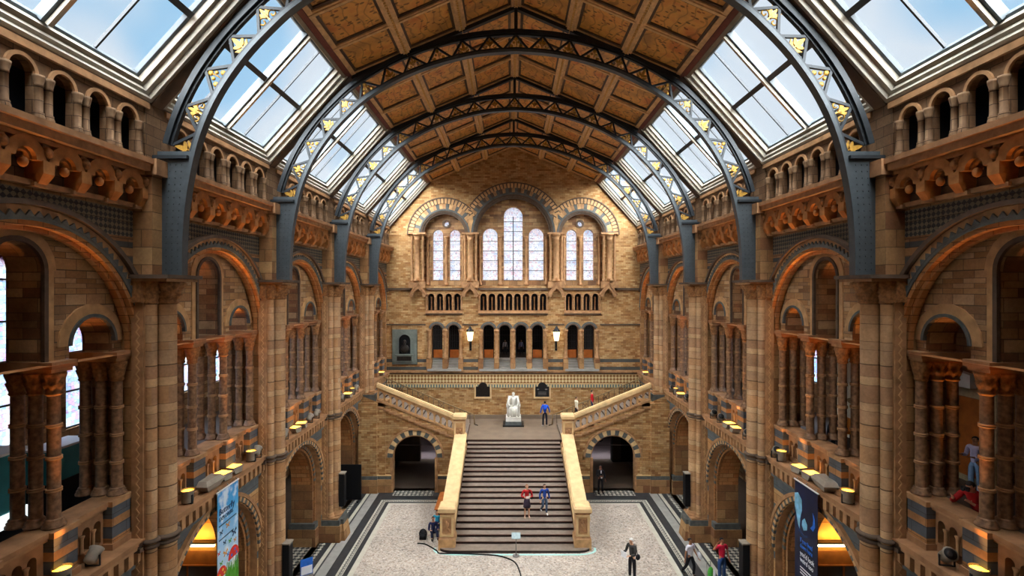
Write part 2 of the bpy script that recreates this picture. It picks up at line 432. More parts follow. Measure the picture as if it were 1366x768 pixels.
def cornice_mesh():
    b = MB()
    b.box(9.1, 9.6, -3.05, 3.05, 5.4, 5.5, 'greystone')
    b.box(9.16, 9.6, -3.05, 3.05, 5.5, 5.98, 'buffstone')
    for i in range(18):
        s = -2.55 + .3 * i
        b.box(8.98, 9.2, s - .08, s + .08, 5.58, 5.9, 'trimstone')
        b.taper(9.06, 9.2, s - .06, s + .06, 5.5, 8.98, 9.2, s - .08, s + .08, 5.58, 'trimstone')
    b.box(8.96, 9.5, -2.75, 2.75, 5.88, 5.98, 'trimstone')
    b.box(8.9, 9.5, -2.75, 2.75, 5.98, 6.1, 'parapet')
    return b.mesh('balcony_cornice')
def inner_mesh():
    b = MB()
    top = lambda s: 10.5 + math.sqrt(max(0, 2.8 ** 2 - s * s)) if abs(s) < 2.8 else 10.5
    ops = [(0, .55, 12.38, 10.56), (-1.77, .58, 10.82, 10.56), (1.77, .58, 10.82, 10.56)]
    b.wall(PX, -2.8, 2.8, 10.56, top, ops, 9.5, 10.2, 'inner', 'side', back=True, n=18, nosill=True)
    b.ring(PX, 0, 12.38, .55, .64, 9.43, 9.52, 'darktrim', 18)
    b.ring(PX, 0, 12.38, .64, .86, 9.47, 9.52, ['buffstone'], 9)
    for sg in (-1, 1):
        b.box(9.43, 9.52, sg * .55, sg * .64, 10.56, 12.38, 'darktrim')
        b.box(9.47, 9.52, sg * .64, sg * .8, 10.56, 12.38, 'buffstone')
        b.ring(PX, sg * 1.77, 10.82, .58, .65, 9.42, 9.52, 'greystone', 16)
        b.ring(PX, sg * 1.77, 10.82, .65, .88, 9.46, 9.52, ['buffstone'], 9)
    return b.mesh('inner_arch_screen')
def spandrel_mesh():
    b = MB()
    b.wall(PX, -3.05, 3.05, 10.5, 14.0, [(0, 2.68, 10.52, 10.5)], 9.2, 9.5, 'spandrel', 'soffit', n=32)
    b.ring(PX, 0, 10.52, 2.68, 2.78, 9.14, 9.24, 'soffit', 40)
    b.ring(PX, 0, 10.52, 2.6, 2.69, 9.27, 9.4, 'soffit', 40)
    b.ring(PX, 0, 10.52, 2.78, 2.86, 9.11, 9.22, ['greystone'], 60)
    b.ring(PX, 0, 10.52, 2.86, 3.06, 9.14, 9.22, ['buffstone', 'trimstone', 'buffstone'], 25, .15, PI - .15)
    for i in range(46):
        a = .1 + (PI - .2) * i / 45
        q = lambda r, t: (r * math.cos(t), 10.52 + r * math.sin(t))
        b.prism([q(2.85, a - .034), q(2.97, a), q(2.85, a + .034)], PX, 9.1, 9.15, 'greystone')
    b.ring(PX, 0, 10.52, 3.06, 3.16, 9.04, 9.22, ['darktrim'], 40, .45, PI - .45)
    b.box(9.05, 9.22, -3.05, 3.05, 13.94, 14.04, 'trimstone')
    # solid wall behind the piers between the balcony and the springing
    for sg in (-1, 1):
        b.box(9.2, 10.2, sg * 2.82, sg * 3.05, 6.1, 10.6, 'sidewide')
    return b.mesh('patterned_spandrel')
def corbel_mesh():
    b = MB()
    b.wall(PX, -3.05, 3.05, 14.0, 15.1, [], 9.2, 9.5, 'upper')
    k = 6; w = 5.1 / k
    for i in range(k):
        c = -2.55 + w * (i + .5)
        b.ring(PX, c, 14.38, .2, .4, 8.86, 9.2, ['corbel'], 9)
        b.ring(PX, c, 14.38, .15, .21, 8.95, 9.2, ['capital'], 9)
        b.ell((8.93, c, 14.3), (.09, .07, .1), 'corbel', 8, 6)
    for i in range(k + 1):
        c = -2.55 + w * i
        b.box(8.84, 9.2, c - .12, c + .12, 14.16, 14.4, 'corbel')
        b.taper(8.96, 9.2, c - .09, c + .09, 13.98, 8.84, 9.2, c - .12, c + .12, 14.16, 'corbel')
        b.box(8.98, 9.2, c - .15, c + .15, 13.92, 14.0, 'trimstone')
        b.box(8.9, 9.2, c - .07, c + .07, 14.4, 14.78, 'capital')
        b.ell((8.88, c, 14.56), (.09, .1, .12), 'capital', 8, 6)
    b.box(8.88, 9.25, -3.05, 3.05, 14.72, 14.82, 'corbel')
    b.box(8.74, 9.25, -3.05, 3.05, 14.82, 14.98, 'trimstone')
    b.box(8.66, 9.25, -3.05, 3.05, 14.98, 15.1, 'parapet')
    return b.mesh('corbel_table')
gm = [('ground_arcade', ground_mesh()), ('balcony_cornice', cornice_mesh()), ('inner_arch_screen', inner_mesh()),
      ('patterned_spandrel', spandrel_mesh()), ('corbel_table', corbel_mesh())]
for k, rz in SIDES:
    for y in BAYS:
        for nm, me in gm:
            if nm == 'ground_arcade' and y > 30: continue
            mobj(nm, me, WALLS[k], (0, y, 0), rz)

# shell behind the arcades: aisle walls, gallery floor and ceilings, roof over the galleries, bays behind the camera
for k, rz in SIDES:
    sg = -1 if k == 'L' else 1
    b = MB()
    lan = [13.0, 14.25, 16.95, 18.2, 21.1, 22.35, 25.0, 26.25] if k == 'L' else [21.1, 22.35, 25.0, 26.25]
    P = lambda s, d, z: (sg * d, s, z)
    b.wall(P, -6, 37.5, 0, 6.0, [], 14.5, 14.7, 'side')
    b.wall(P, -6, 37.5, 6.0, 13.4, [(c, .55, 12.45, 7.5) for c in lan], 14.5, 14.85, 'side', 'trimstone')
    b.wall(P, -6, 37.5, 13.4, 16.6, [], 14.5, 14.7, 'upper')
    b.wall(P, -6, 6.5, 0, 16.6, [], 9.2, 9.5, 'side')
    o = b.obj('aisle_wall', WALLS[k])
    b = MB()
    b.box(9.6, 14.5, 6.5, 37, 5.75, 6.1, 'floordark', P=lambda x, y, z: (sg * x, y, z))
    tag(b.obj('floor_gallery'), 'gallery floor behind the arches on the ' + SN[k], 'floor', kind='structure')
    b = MB()
    b.box(10.2, 14.5, 6.5, 37, 13.3, 13.6, 'soffit', P=lambda x, y, z: (sg * x, y, z))
    b.box(9.0, 14.7, -6, 37.5, 16.5, 16.75, 'upper', P=lambda x, y, z: (sg * x, y, z))
    b.box(10.2, 10.3, 6.5, 37, 15.0, 16.5, 'darkwin', P=lambda x, y, z: (sg * x, y, z))
    b.box(9.2, 10.3, 6.5, 37, 14.9, 15.0, 'upper', P=lambda x, y, z: (sg * x, y, z))
    tag(b.obj('ceiling_gallery'), 'gallery ceiling and roof behind the arches on the ' + SN[k], 'ceiling', kind='structure')
    for i, c in enumerate(lan):
        w = empty('window_%d' % (i + 1 if k == 'L' else i + 21), (sg * 14.62, c, 0), 0, 'tall round-headed stained glass lancet in the aisle wall, %s' %
                  ['at the picture edge', 'second from the picture edge', 'just behind the first column cluster', 'fourth along', 'fifth along', 'sixth along', 'seventh along', 'eighth along'][i] + ', ' + SN[k],
                  'window', kind='structure')
        b = MB(); n = 16
        poly = [(-.55, 7.5)] + [(-.55 * math.cos(PI * j / n), 12.45 + .55 * math.sin(PI * j / n)) for j in range(n + 1)] + [(.55, 7.5)]
        b.prism(poly, lambda s, d, z: (d, s, z), -.012, .012, 'stainedblue'); b.obj('stained_pane', w)
        b = MB()
        b.ring(PX, 0, 12.45, .47, .56, -.04, .04, ['stainedrim', 'stainedblue'], 20)
        for e in (-1, 1):
            for j in range(24): b.box(-.04, .04, e * .47, e * .56, 7.5 + j * .206, 7.5 + (j + 1) * .206, ['stainedrim', 'stainedblue'][j % 2])
        b.obj('border', w)
        b = MB()
        for z in (7.52, 8.7, 9.9, 11.1, 12.3): b.box(-.05, .05, -.55, .55, z - .025, z + .025, 'black')
        b.obj('saddle_bar', w)
b = MB()
b.wall(PY, -14.7, 14.7, 0, 23, [], -6.0, -6.2, 'side')
tag(b.obj('wall_behind'), 'plain wall closing the hall behind the viewpoint', 'wall', kind='structure')

# ------------------------------------------------------------------ clustered piers
def pier_proto(lower):
    z0 = 0 if lower else 5.3
    r = empty('clustered_pier')
    b = MB()
    b.box(8.96, 10.2, -.42, .42, z0, 12.2, 'sidewide')
    b.box(8.9, 9.0, -.46, -.36, z0, 12.2, 'trimstone'); b.box(8.9, 9.0, .36, .46, z0, 12.2, 'trimstone')
    b.obj('core', r)
    b = MB(); b.lathe([(.235, max(z0, 1.3)), (.225, 6), (.22, 11.7)], 'shaft', (8.7, 0), 24, cap=False); b.obj('shaft', r)
    for e in (-1, 1):
        b = MB(); b.lathe([(.13, max(z0, 1.3)), (.13, 11.7)], 'shaft', (8.84, e * .345), 14, cap=False); b.obj('shaft', r)
        b = MB()                                                # zigzag pilaster strip
        b.box(8.93, 9.2, e * .42, e * .5, z0, 12.2, 'trimstone')
        k = int((11.6 - max(z0, 1.3)) / .2)
        for j in range(k):
            z = max(z0, 1.3) + j * .2
            for (sa, sb) in ((9.0, 9.07), (9.07, 9.0)):
                zz = z if sa < sb else z + .1
                b.add([(sa, e * .5, zz), (sa, e * .51, zz), (sb, e * .51, zz + .1), (sb, e * .5, zz + .1),
                       (sa + .035, e * .5, zz), (sa + .035, e * .51, zz), (sb + .035, e * .51, zz + .1), (sb + .035, e * .5, zz + .1)],
                      [(1, 2, 6, 5), (0, 1, 5, 4), (2, 3, 7, 6), (0, 1, 2, 3), (4, 5, 6, 7)], 'buffstone')
        b.obj('pilaster', r)
    b = MB()                                                    # capitals and abacus
    lp = dict(lobes=8, amp=.12, lz=(11.75, 12.15))
    b.lathe([(.24, 11.66), (.27, 11.7), (.24, 11.74), (.27, 11.8), (.31, 11.9), (.28, 11.95), (.34, 12.05), (.4, 12.15), (.38, 12.2)], 'capital', (8.7, 0), 32, **lp)
    for e in (-1, 1):
        b.lathe([(.14, 11.66), (.16, 11.7), (.14, 11.74), (.17, 11.85), (.19, 11.95), (.17, 12.0), (.22, 12.15), (.22, 12.2)], 'capital', (8.84, e * .345), 24, **lp)
        b.box(8.9, 9.25, e * .42, e * .6, 11.7, 12.2, 'capital')
    b.obj('capital', r)
    b = MB()
    b.box(8.3, 9.3, -.6, .6, 12.2, 12.27, 'trimstone'); b.box(8.22, 9.3, -.68, .68, 12.27, 12.36, 'darktrim')
    b.obj('abacus', r)
    if lower:
        b = MB()
        for z, a in ((5.86, .05), (6.0, .08)):
            b.lathe([(.23, z - .05), (.23 + a, z - .03), (.23 + a, z + .03), (.23, z + .05)], 'darktrim', (8.7, 0), 24)
            for e in (-1, 1):
                b.lathe([(.13, z - .05), (.13 + a, z - .03), (.13 + a, z + .03), (.13, z + .05)], 'darktrim', (8.84, e * .345), 16)
                b.box(8.9, 9.2, e * .4, e * (.58 + a), z - .05, z + .05, 'darktrim')
        b.obj('ring_moulding', r)
        b = MB()
        b.box(8.3, 9.35, -.62, .62, 0, .78, 'sidewide'); b.taper(8.12, 8.3, -.42, .42, 0, 8.22, 8.3, -.36, .36, .78, 'sidewide')
        b.box(8.34, 9.3, -.58, .58, .78, 1.04, 'greystone'); b.box(8.2, 8.34, -.36, .36, .78, 1.0, 'greystone')
        b.box(8.42, 9.25, -.54, .54, 1.04, 1.12, 'trimstone')
        b.lathe([(.33, 1.12), (.33, 1.18), (.27, 1.22), (.3, 1.27), (.24, 1.33)], 'trimstone', (8.7, 0), 24)
        for e in (-1, 1): b.lathe([(.2, 1.12), (.2, 1.18), (.15, 1.22), (.17, 1.27), (.13, 1.33)], 'trimstone', (8.84, e * .345), 16)
        b.obj('plinth', r)
    else:
        b = MB(); b.box(8.3, 9.2, -.55, .55, 5.3, 5.75, 'greystone'); b.box(8.36, 9.2, -.5, .5, 5.75, 5.85, 'trimstone')
        b.lathe([(.32, 5.85), (.25, 5.95)], 'trimstone', (8.7, 0), 20)
        b.obj('plinth', r)
    b = MB()                                                    # pilaster above the abacus, up to the gallery
    b.box(8.74, 9.25, -.45, .45, 12.36, 14.74, 'sidewide'); b.box(8.6, 9.3, -.5, .5, 14.74, 15.12, 'parapet')
    b.box(8.95, 9.3, -.4, .4, 15.12, 16.5, 'upper')
    b.obj('upper_pilaster', r)
    return r
pp, pp4 = pier_proto(True), pier_proto(False)
PN = ['nearest the viewpoint, without loudspeaker', 'carrying the lower loudspeaker', 'carrying the higher loudspeaker', 'standing on the staircase wall']
for i, y in enumerate(PIERS):
    for k, rz in SIDES:
        place(pp if i < 3 else pp4, (0, y, 0), rz, 'clustered terracotta pier %s, %s' % (PN[i], SN[k]), 'pier', 'clustered piers of the side walls')

# ------------------------------------------------------------------ column clusters of the balcony arcade
def cluster_proto():
    r = empty('column_cluster')
    for d in (9.47, 9.84, 10.21):
        b = MB(); rg = []
        pr = [(.118, 7.36)]
        for z in (7.95, 8.6, 9.25): pr += [(.115, z - .045)]; rg.append(z)
        pr += [(.112, 9.9)]
        for z in rg:
            for q in (-.022, .022): b.lathe([(.11, z + q - .02), (.14, z + q - .012), (.14, z + q + .012), (.11, z + q + .02)], 'trimstone', (d, 0), 16, cap=False)
        b.lathe(pr, 'colonnette', (d, 0), 16, cap=False)
        b.lathe([(.2, 7.2), (.2, 7.24), (.17, 7.26), (.18, 7.3), (.145, 7.32), (.155, 7.35), (.13, 7.38)], 'colonnette', (d, 0), 16)
        b.lathe([(.12, 9.86), (.15, 9.9), (.13, 9.93), (.15, 10.02), (.18, 10.12), (.16, 10.15), (.21, 10.28), (.2, 10.34)], 'capital', (d, 0), 24, 6, .1, (9.98, 10.26))
        b.obj('column', r)
    b = MB(); b.box(9.3, 10.4, -.25, .25, 10.34, 10.42, 'trimstone'); b.box(9.24, 10.46, -.3, .3, 10.42, 10.56, 'parapet'); b.obj('abacus', r)
    return r
cp = cluster_proto()
BN = ['front arch', 'banner arch', 'third arch', 'staircase arch', 'end wall arch']
CS = {-.8: 'before middle opening', .8: 'past middle opening', 2.46: 'against far pier'}
for bi, y in enumerate(BAYS):
    for ds in (-.8, .8, 2.46):
        if bi in (0, 4) and ds == -.8: continue
        for k, rz in SIDES:
            place(cp, (0, y + ds, 0), rz, 'three ringed columns %s of %s, %s' % (CS[ds], BN[bi], SN[k]), 'column cluster', 'column clusters of the balcony arcade')

# ------------------------------------------------------------------ balcony parapets
def parapet_proto():
    r = empty('balcony_parapet')
    b = MB()
    small = [(c + q, .1, 6.72, 6.3) for c in (-1.56, 0, 1.56) for q in (-.3, 0, .3)]
    b.wall(PX, -2.62, 2.62, 6.1, 7.02, small, 9.45, 9.7, 'parapet', 'trimstone', n=10)
    for c in (-1.56, 0, 1.56):
        for q in (-.15, .15):
            b.lathe([(.055, 6.3), (.035, 6.36), (.035, 6.62), (.06, 6.7)], 'trimstone', (9.42, c + q), 8)
    b.obj('arcaded_panel', r)
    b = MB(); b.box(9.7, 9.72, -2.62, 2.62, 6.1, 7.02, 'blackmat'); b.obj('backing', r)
    b = MB(); b.box(9.36, 9.86, -2.62, 2.62, 7.02, 7.1, 'trimstone'); b.box(9.3, 9.9, -2.62, 2.62, 7.1, 7.2, 'parapet')
    b.obj('coping', r)
    for s in (-2.3, -.82, .82, 2.3):
        b = MB(); b.box(9.24, 9.5, s - .28, s + .28, 6.1, 7.08, 'dado'); b.box(9.2, 9.5, s - .32, s + .32, 6.1, 6.24, 'parapet')
        b.box(9.2, 9.9, s - .32, s + .32, 7.08, 7.2, 'trimstone')
        b.obj('pedestal', r)
    return r
bp = parapet_proto()
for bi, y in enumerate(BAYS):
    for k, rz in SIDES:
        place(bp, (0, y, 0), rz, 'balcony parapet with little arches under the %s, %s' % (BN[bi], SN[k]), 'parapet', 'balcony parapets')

# ------------------------------------------------------------------ upper gallery arcades
def gallery_proto():
    r = empty('gallery_arcade')
    k = 6; w = 5.1 / k
    b = MB()
    cs = [-2.55 + w * (i + .5) for i in range(k)]
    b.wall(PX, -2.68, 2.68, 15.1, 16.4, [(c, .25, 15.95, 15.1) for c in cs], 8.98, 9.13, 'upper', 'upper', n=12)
    for c in cs: b.ring(PX, c, 15.95, .25, .32, 8.93, 9.0, 'trimstone', 12)
    b.box(8.9, 9.3, -2.75, 2.75, 16.36, 16.5, 'trimstone')
    b.obj('arch_screen', r)
    for i in range(k + 1):
        s = -2.55 + w * i
        for e in ((-.1, .1) if 0 < i < k else ((.1,) if i == 0 else (-.1,))):
            b = MB()
            b.lathe([(.1, 15.1), (.1, 15.2), (.085, 15.24), (.09, 15.28), (.068, 15.3), (.065, 15.76), (.08, 15.78), (.07, 15.8), (.1, 15.92), (.1, 15.97)], 'upper', (8.95, s + e), 10)
            b.obj('colonnette', r)
    return r
gp = gallery_proto()
for bi, y in enumerate(BAYS):
    for k, rz in SIDES:
        place(gp, (0, y, 0), rz, 'upper gallery arcade with paired colonnettes above %s, %s' % (BN[bi], SN[k]), 'arcade', 'upper gallery arcades')
# ------------------------------------------------------------------ roof: skylights, coffered ceiling, iron arches
CT, ST = .6665, .7455
def SK(s, t, n): return (9.0 - CT * t + ST * n, s, 16.55 + ST * t + CT * n)
def frame_ring(b, o, i, m):
    """sloped ring between two rectangles (s0,s1,t0,t1,n)"""
    A = [SK(o[0], o[2], o[4]), SK(o[1], o[2], o[4]), SK(o[1], o[3], o[4]), SK(o[0], o[3], o[4])]
    B = [SK(i[0], i[2], i[4]), SK(i[1], i[2], i[4]), SK(i[1], i[3], i[4]), SK(i[0], i[3], i[4])]
    b.add(A + B, [(0, 1, 5, 4), (1, 2, 6, 5), (2, 3, 7, 6), (3, 0, 4, 7)], m)
def SKB(b, s0, s1, t0, t1, n0, n1, m):
    vs = [SK(s, t, n) for n in (n0, n1) for t in (t0, t1) for s in (s0, s1)]
    b.add(vs, [(0, 2, 3, 1), (4, 5, 7, 6), (0, 1, 5, 4), (2, 6, 7, 3), (0, 4, 6, 2), (1, 3, 7, 5)], m)
def skylight_parts():
    out = []
    b = MB()
    rings = [(-2.9, 2.9, .0, 4.43, .0), (-2.86, 2.86, .04, 4.4, -.05), (-2.76, 2.76, .12, 4.34, -.05), (-2.74, 2.74, .14, 4.32, .05), (-2.62, 2.62, .22, 4.28, .06),
             (-2.6, 2.6, .24, 4.26, .17), (-2.5, 2.5, .34, 4.2, .18), (-2.48, 2.48, .36, 4.18, .3), (-2.4, 2.4, .42, 4.12, .32), (-2.38, 2.38, .44, 4.1, .42)]
    for i in range(len(rings) - 1): frame_ring(b, rings[i], rings[i + 1], 'mullion' if i >= 7 else 'frame' if i % 2 == 0 or i < 4 else 'framewood')
    out.append(('frame', b.mesh('skylight_frame')))
    b = MB(); SKB(b, -2.4, 2.4, .42, 4.12, .42, .43, 'glass'); out.append(('glass_pane', b.mesh('skylight_glass')))
    b = MB(); SKB(b, -.12, .12, .4, 4.15, .22, .44, 'mullion'); SKB(b, -.05, .05, .4, 4.15, .12, .2, 'frame'); out.append(('mullion', b.mesh('skylight_mullion')))
    for s in (-1.25, 1.25):
        b = MB(); SKB(b, s - .025, s + .025, .42, 4.12, .37, .44, 'darkbar'); out.append(('glazing_bar', b.mesh('glazing_bar')))
    b = MB(); SKB(b, -2.4, 2.4, 2.2, 2.36, .24, .44, 'darkbar'); out.append(('purlin', b.mesh('purlin')))
    return out
sp = skylight_parts()
n = 40
for bi, y in enumerate(BAYS, 2):
    for k, rz in SIDES:
        n += 1
        yy = y
        nm = ['behind', 'behind the viewpoint'][bi] if bi < 2 else 'above the ' + BN[bi - 2]
        if bi < 2: nm = 'behind the viewpoint, %s' % ('first' if bi else 'second')
        w = empty('window_%d' % n, (0, yy, 0), rz, 'large sloping roof skylight %s, %s' % (nm, SN[k]), 'skylight', kind='structure')
        for pn, me in sp: mobj(pn, me, w)
TX, TZ, RZ = 6.05, 19.85, 22.44
SL = math.hypot(TX, RZ - TZ); CX, CZ = TX / SL, (RZ - TZ) / SL
def CE(s, t, n): return (TX - CX * t + CZ * n, s, TZ + CZ * t + CX * n)   # n upward
def CEB(b, s0, s1, t0, t1, n0, n1, m):
    vs = [CE(s, t, q) for q in (n0, n1) for t in (t0, t1) for s in (s0, s1)]
    b.add(vs, [(0, 2, 3, 1), (4, 5, 7, 6), (0, 1, 5, 4), (2, 6, 7, 3), (0, 4, 6, 2), (1, 3, 7, 5)], m)
ceil = empty('ceiling', label='pitched timber ceiling with painted coffers and beaded ribs', cat='ceiling', kind='structure')
def rib_mesh():
    b = MB()
    CEB(b, -3.05, 3.05, -.05, SL, .1, .2, 'rib')
    W = SL / 3; Hh = 6.1 / 3
    for i in range(4):
        t = i * W
        if i: 
            CEB(b, -3.05, 3.05, t - .2, min(t + .2, SL), -.06, .1, 'rib'); CEB(b, -3.05, 3.05, t - .12, min(t + .12, SL), -.12, -.06, 'rib')
            for j in range(44):
                c = CE(-3.0 + j * .1395, min(t, SL - .02), -.13); b.ell(c, (.05, .05, .04), 'ribgold', 6, 4)
        else:
            CEB(b, -3.05, 3.05, 0, .2, -.05, .1, 'rib'); CEB(b, -3.05, 3.05, -.14, .04, -.1, .1, 'redband'); CEB(b, -3.05, 3.05, -.26, -.14, -.12, .1, 'framewood')
    for j in range(4):
        s = -3.05 + j * Hh
        CEB(b, max(s - .12, -3.05), min(s + .12, 3.05), 0, SL, -.03, .1, 'rib'); CEB(b, max(s - .05, -3.05), min(s + .05, 3.05), 0, SL, -.07, -.03, 'rib')
    for i in range(3):
        for j in range(3):
            t0, t1 = i * W + .2, (i + 1) * W - .2; s0, s1 = -3.05 + j * Hh + .12, -3.05 + (j + 1) * Hh - .12
            for a, bq, nn in ((0, .09, .02),):
                CEB(b, s0, s0 + bq, t0, t1, nn, .1, 'brownwood'); CEB(b, s1 - bq, s1, t0, t1, nn, .1, 'brownwood')
                CEB(b, s0, s1, t0, t0 + bq, nn, .1, 'brownwood'); CEB(b, s0, s1, t1 - bq, t1, nn, .1, 'brownwood')
    return b.mesh('ceiling_ribs')
rm = rib_mesh()
b = MB(); b.box(-.9, .9, -.8, .8, -.02, .02, 'painted'); pm = b.mesh('painted_panel')
plainm = MB(); CEB(plainm, -3.05, 3.05, -.05, SL, .1, .2, 'rib'); plainm = plainm.mesh('plain_ceiling')
ang = math.atan2(RZ - TZ, TX)
for bi, y in enumerate([-2.65, 3.45] + BAYS):
    for k, rz in SIDES:
        sg = -1 if k == 'L' else 1
        if bi < 3: mobj('boarding', plainm, ceil, (0, y, 0), rz); 
        else:
            mobj('ribs', rm, ceil, (0, y, 0), rz)
            for i in range(3):
                for j in range(3):
                    c = CE(0, SL / 3 * (i + .5), .085)
                    o = mobj('painted_panel', pm, ceil, (sg * c[0], y - 3.05 + 6.1 / 3 * (j + .5), c[2]))
                    o.rotation_euler = (0, sg * ang, 0)
b = MB()
for y in (-2.65, 3.45):  # unseen slopes boarded over, added to keep daylight off the near bays
    for sg in (-1, 1):
        vs = [SK(s, t, 0) for s, t in ((-3.05, 0), (3.05, 0), (3.05, 4.43), (-3.05, 4.43))]
        b.add([(sg * p[0], p[1] + y, p[2]) for p in vs], [(0, 1, 2, 3)], 'brownwood')
b.obj('rear_roof_blocker', ceil)
# brown strips beside each iron arch, from wall to coffers
b = MB()
for y in [-5.7, .4, 6.5] + PIERS + [37.0]:
    for k, rz in SIDES:
        sg = -1 if k == 'L' else 1
        vs = [SK(s, t, q) for q in (-.08, .1) for t in (0, 4.43) for s in (-.19, .19)]
        b.add([(sg * p[0], p[1] + y, p[2]) for p in vs], [(0, 2, 3, 1), (4, 5, 7, 6), (0, 1, 5, 4), (2, 6, 7, 3), (0, 4, 6, 2), (1, 3, 7, 5)], 'brownwood')
b.obj('rafter_boards', ceil)

def spline(pts, n):
    """Catmull-Rom through pts, n samples per span"""
    P = [pts[0]] + list(pts) + [pts[-1]]; out = []
    for i in range(1, len(P) - 2):
        p0, p1, p2, p3 = [Vector(q) for q in P[i - 1:i + 3]]
        for j in range(n):
            t = j / n
            out.append(.5 * ((2 * p1) + (-p0 + p2) * t + (2 * p0 - 5 * p1 + 4 * p2 - p3) * t * t + (-p0 + 3 * p1 - 3 * p2 + p3) * t ** 3))
    out.append(Vector(pts[-1])); return out
INN = [(8.27, 12.36), (8.25, 13.4), (8.13, 14.5), (7.86, 15.7), (7.43, 16.72), (6.8, 17.66), (6.11, 18.42), (5.4, 19.04), (4.2, 19.74), (2.92, 20.24), (1.43, 20.6), (0, 20.72)]
def resample(c, step):
    out = [c[0]]; acc = 0
    L = [0]
    for i in range(len(c) - 1): L.append(L[-1] + (c[i + 1] - c[i]).length)
    k = round(L[-1] / step); j = 0
    for q in range(1, k + 1):
        d = L[-1] * q / k
        while j < len(L) - 2 and L[j + 1] < d: j += 1
        f = (d - L[j]) / max(1e-6, L[j + 1] - L[j]); out.append(c[j].lerp(c[j + 1], f))
    return out
half = spline([(x, z) for x, z in INN], 8)
def normals(c):
    out = []
    for i in range(len(c)):
        t = (c[min(i + 1, len(c) - 1)] - c[max(i - 1, 0)]).normalized(); out.append(Vector((t.y, -t.x)))
    out[-1] = Vector((0, 1)); return [v if v.dot(Vector((1, .6))) > 0 or v.y > 0 else -v for v in out]
def strip(b, c, n0, n1, y0, y1, m, mirror):
    nn = normals(c); vs = []
    for p, q in zip(c, nn):
        for (dn, y) in ((n0, y0), (n1, y0), (n1, y1), (n0, y1)):
            a = p + q * dn; vs.append((mirror * a.x, y, a.y))
    fs = []
    for i in range(len(c) - 1):
        for j in range(4): fs.append((i * 4 + j, i * 4 + (j + 1) % 4, i * 4 + 4 + (j + 1) % 4, i * 4 + 4 + j))
    fs += [(0, 1, 2, 3), tuple(4 * (len(c) - 1) + j for j in range(4))]
    b.add(vs, fs, m)
def leaf(b, L, W, th, m, kind):
    """gilded foliage in the XZ plane: base at z=0, pointing up"""
    def blade(x, z, a, l, w):
        ca, sa = math.cos(a), math.sin(a)
        pts = [(0, 0), (w * .5, l * .3), (w * .42, l * .6), (0, l), (-w * .42, l * .6), (-w * .5, l * .3)]
        poly = [(x + p * ca - q * -sa * -1 if False else x + p * ca + q * sa, z - p * sa + q * ca) for p, q in pts]
        b.prism(poly, PY, -th, th, m)
    if kind == 0:
        blade(0, L * .3, 0, L * .7, W * .2)
        for q, (h, l) in enumerate(((.05, .55), (.3, .5))):
            for e in (-1, 1): blade(0, L * h, e * .95, L * l, W * .15)
        b.box(-.015, .015, -th, th, 0, L * .6, m)
    elif kind == 1:
        for e in (-1, 1):
            pts = []
            for i in range(15):
                a = i * .5; r = .13 * (1 - i / 18)
                pts.append((e * (.16 + r * math.cos(a + PI)), 0, .17 + r * math.sin(a)))
            b.tube(pts, .022, m, 6)
            blade(e * .03, .2, e * .5, .28, .08)
        blade(0, .2, 0, L * .6, W * .14)
        b.box(-.015, .015, -th, th, 0, L * .5, m)
    else:
        b.tube([(0, 0, 0), (.03, 0, L * .35), (0, 0, L * .8)], .018, m, 6)
        for (x, z, r) in ((-.17, .12, .07), (.17, .12, .07), (0, .38, .075), (-.08, .25, .05), (.09, .26, .05)): b.ell((x, 0, z), (r, th * 1.6, r), m, 10, 6)
leaves = []
for kd in range(3):
    b = MB(); leaf(b, .5, .6, .022, 'gold', kd); leaves.append(b.mesh('gilded_leaf'))
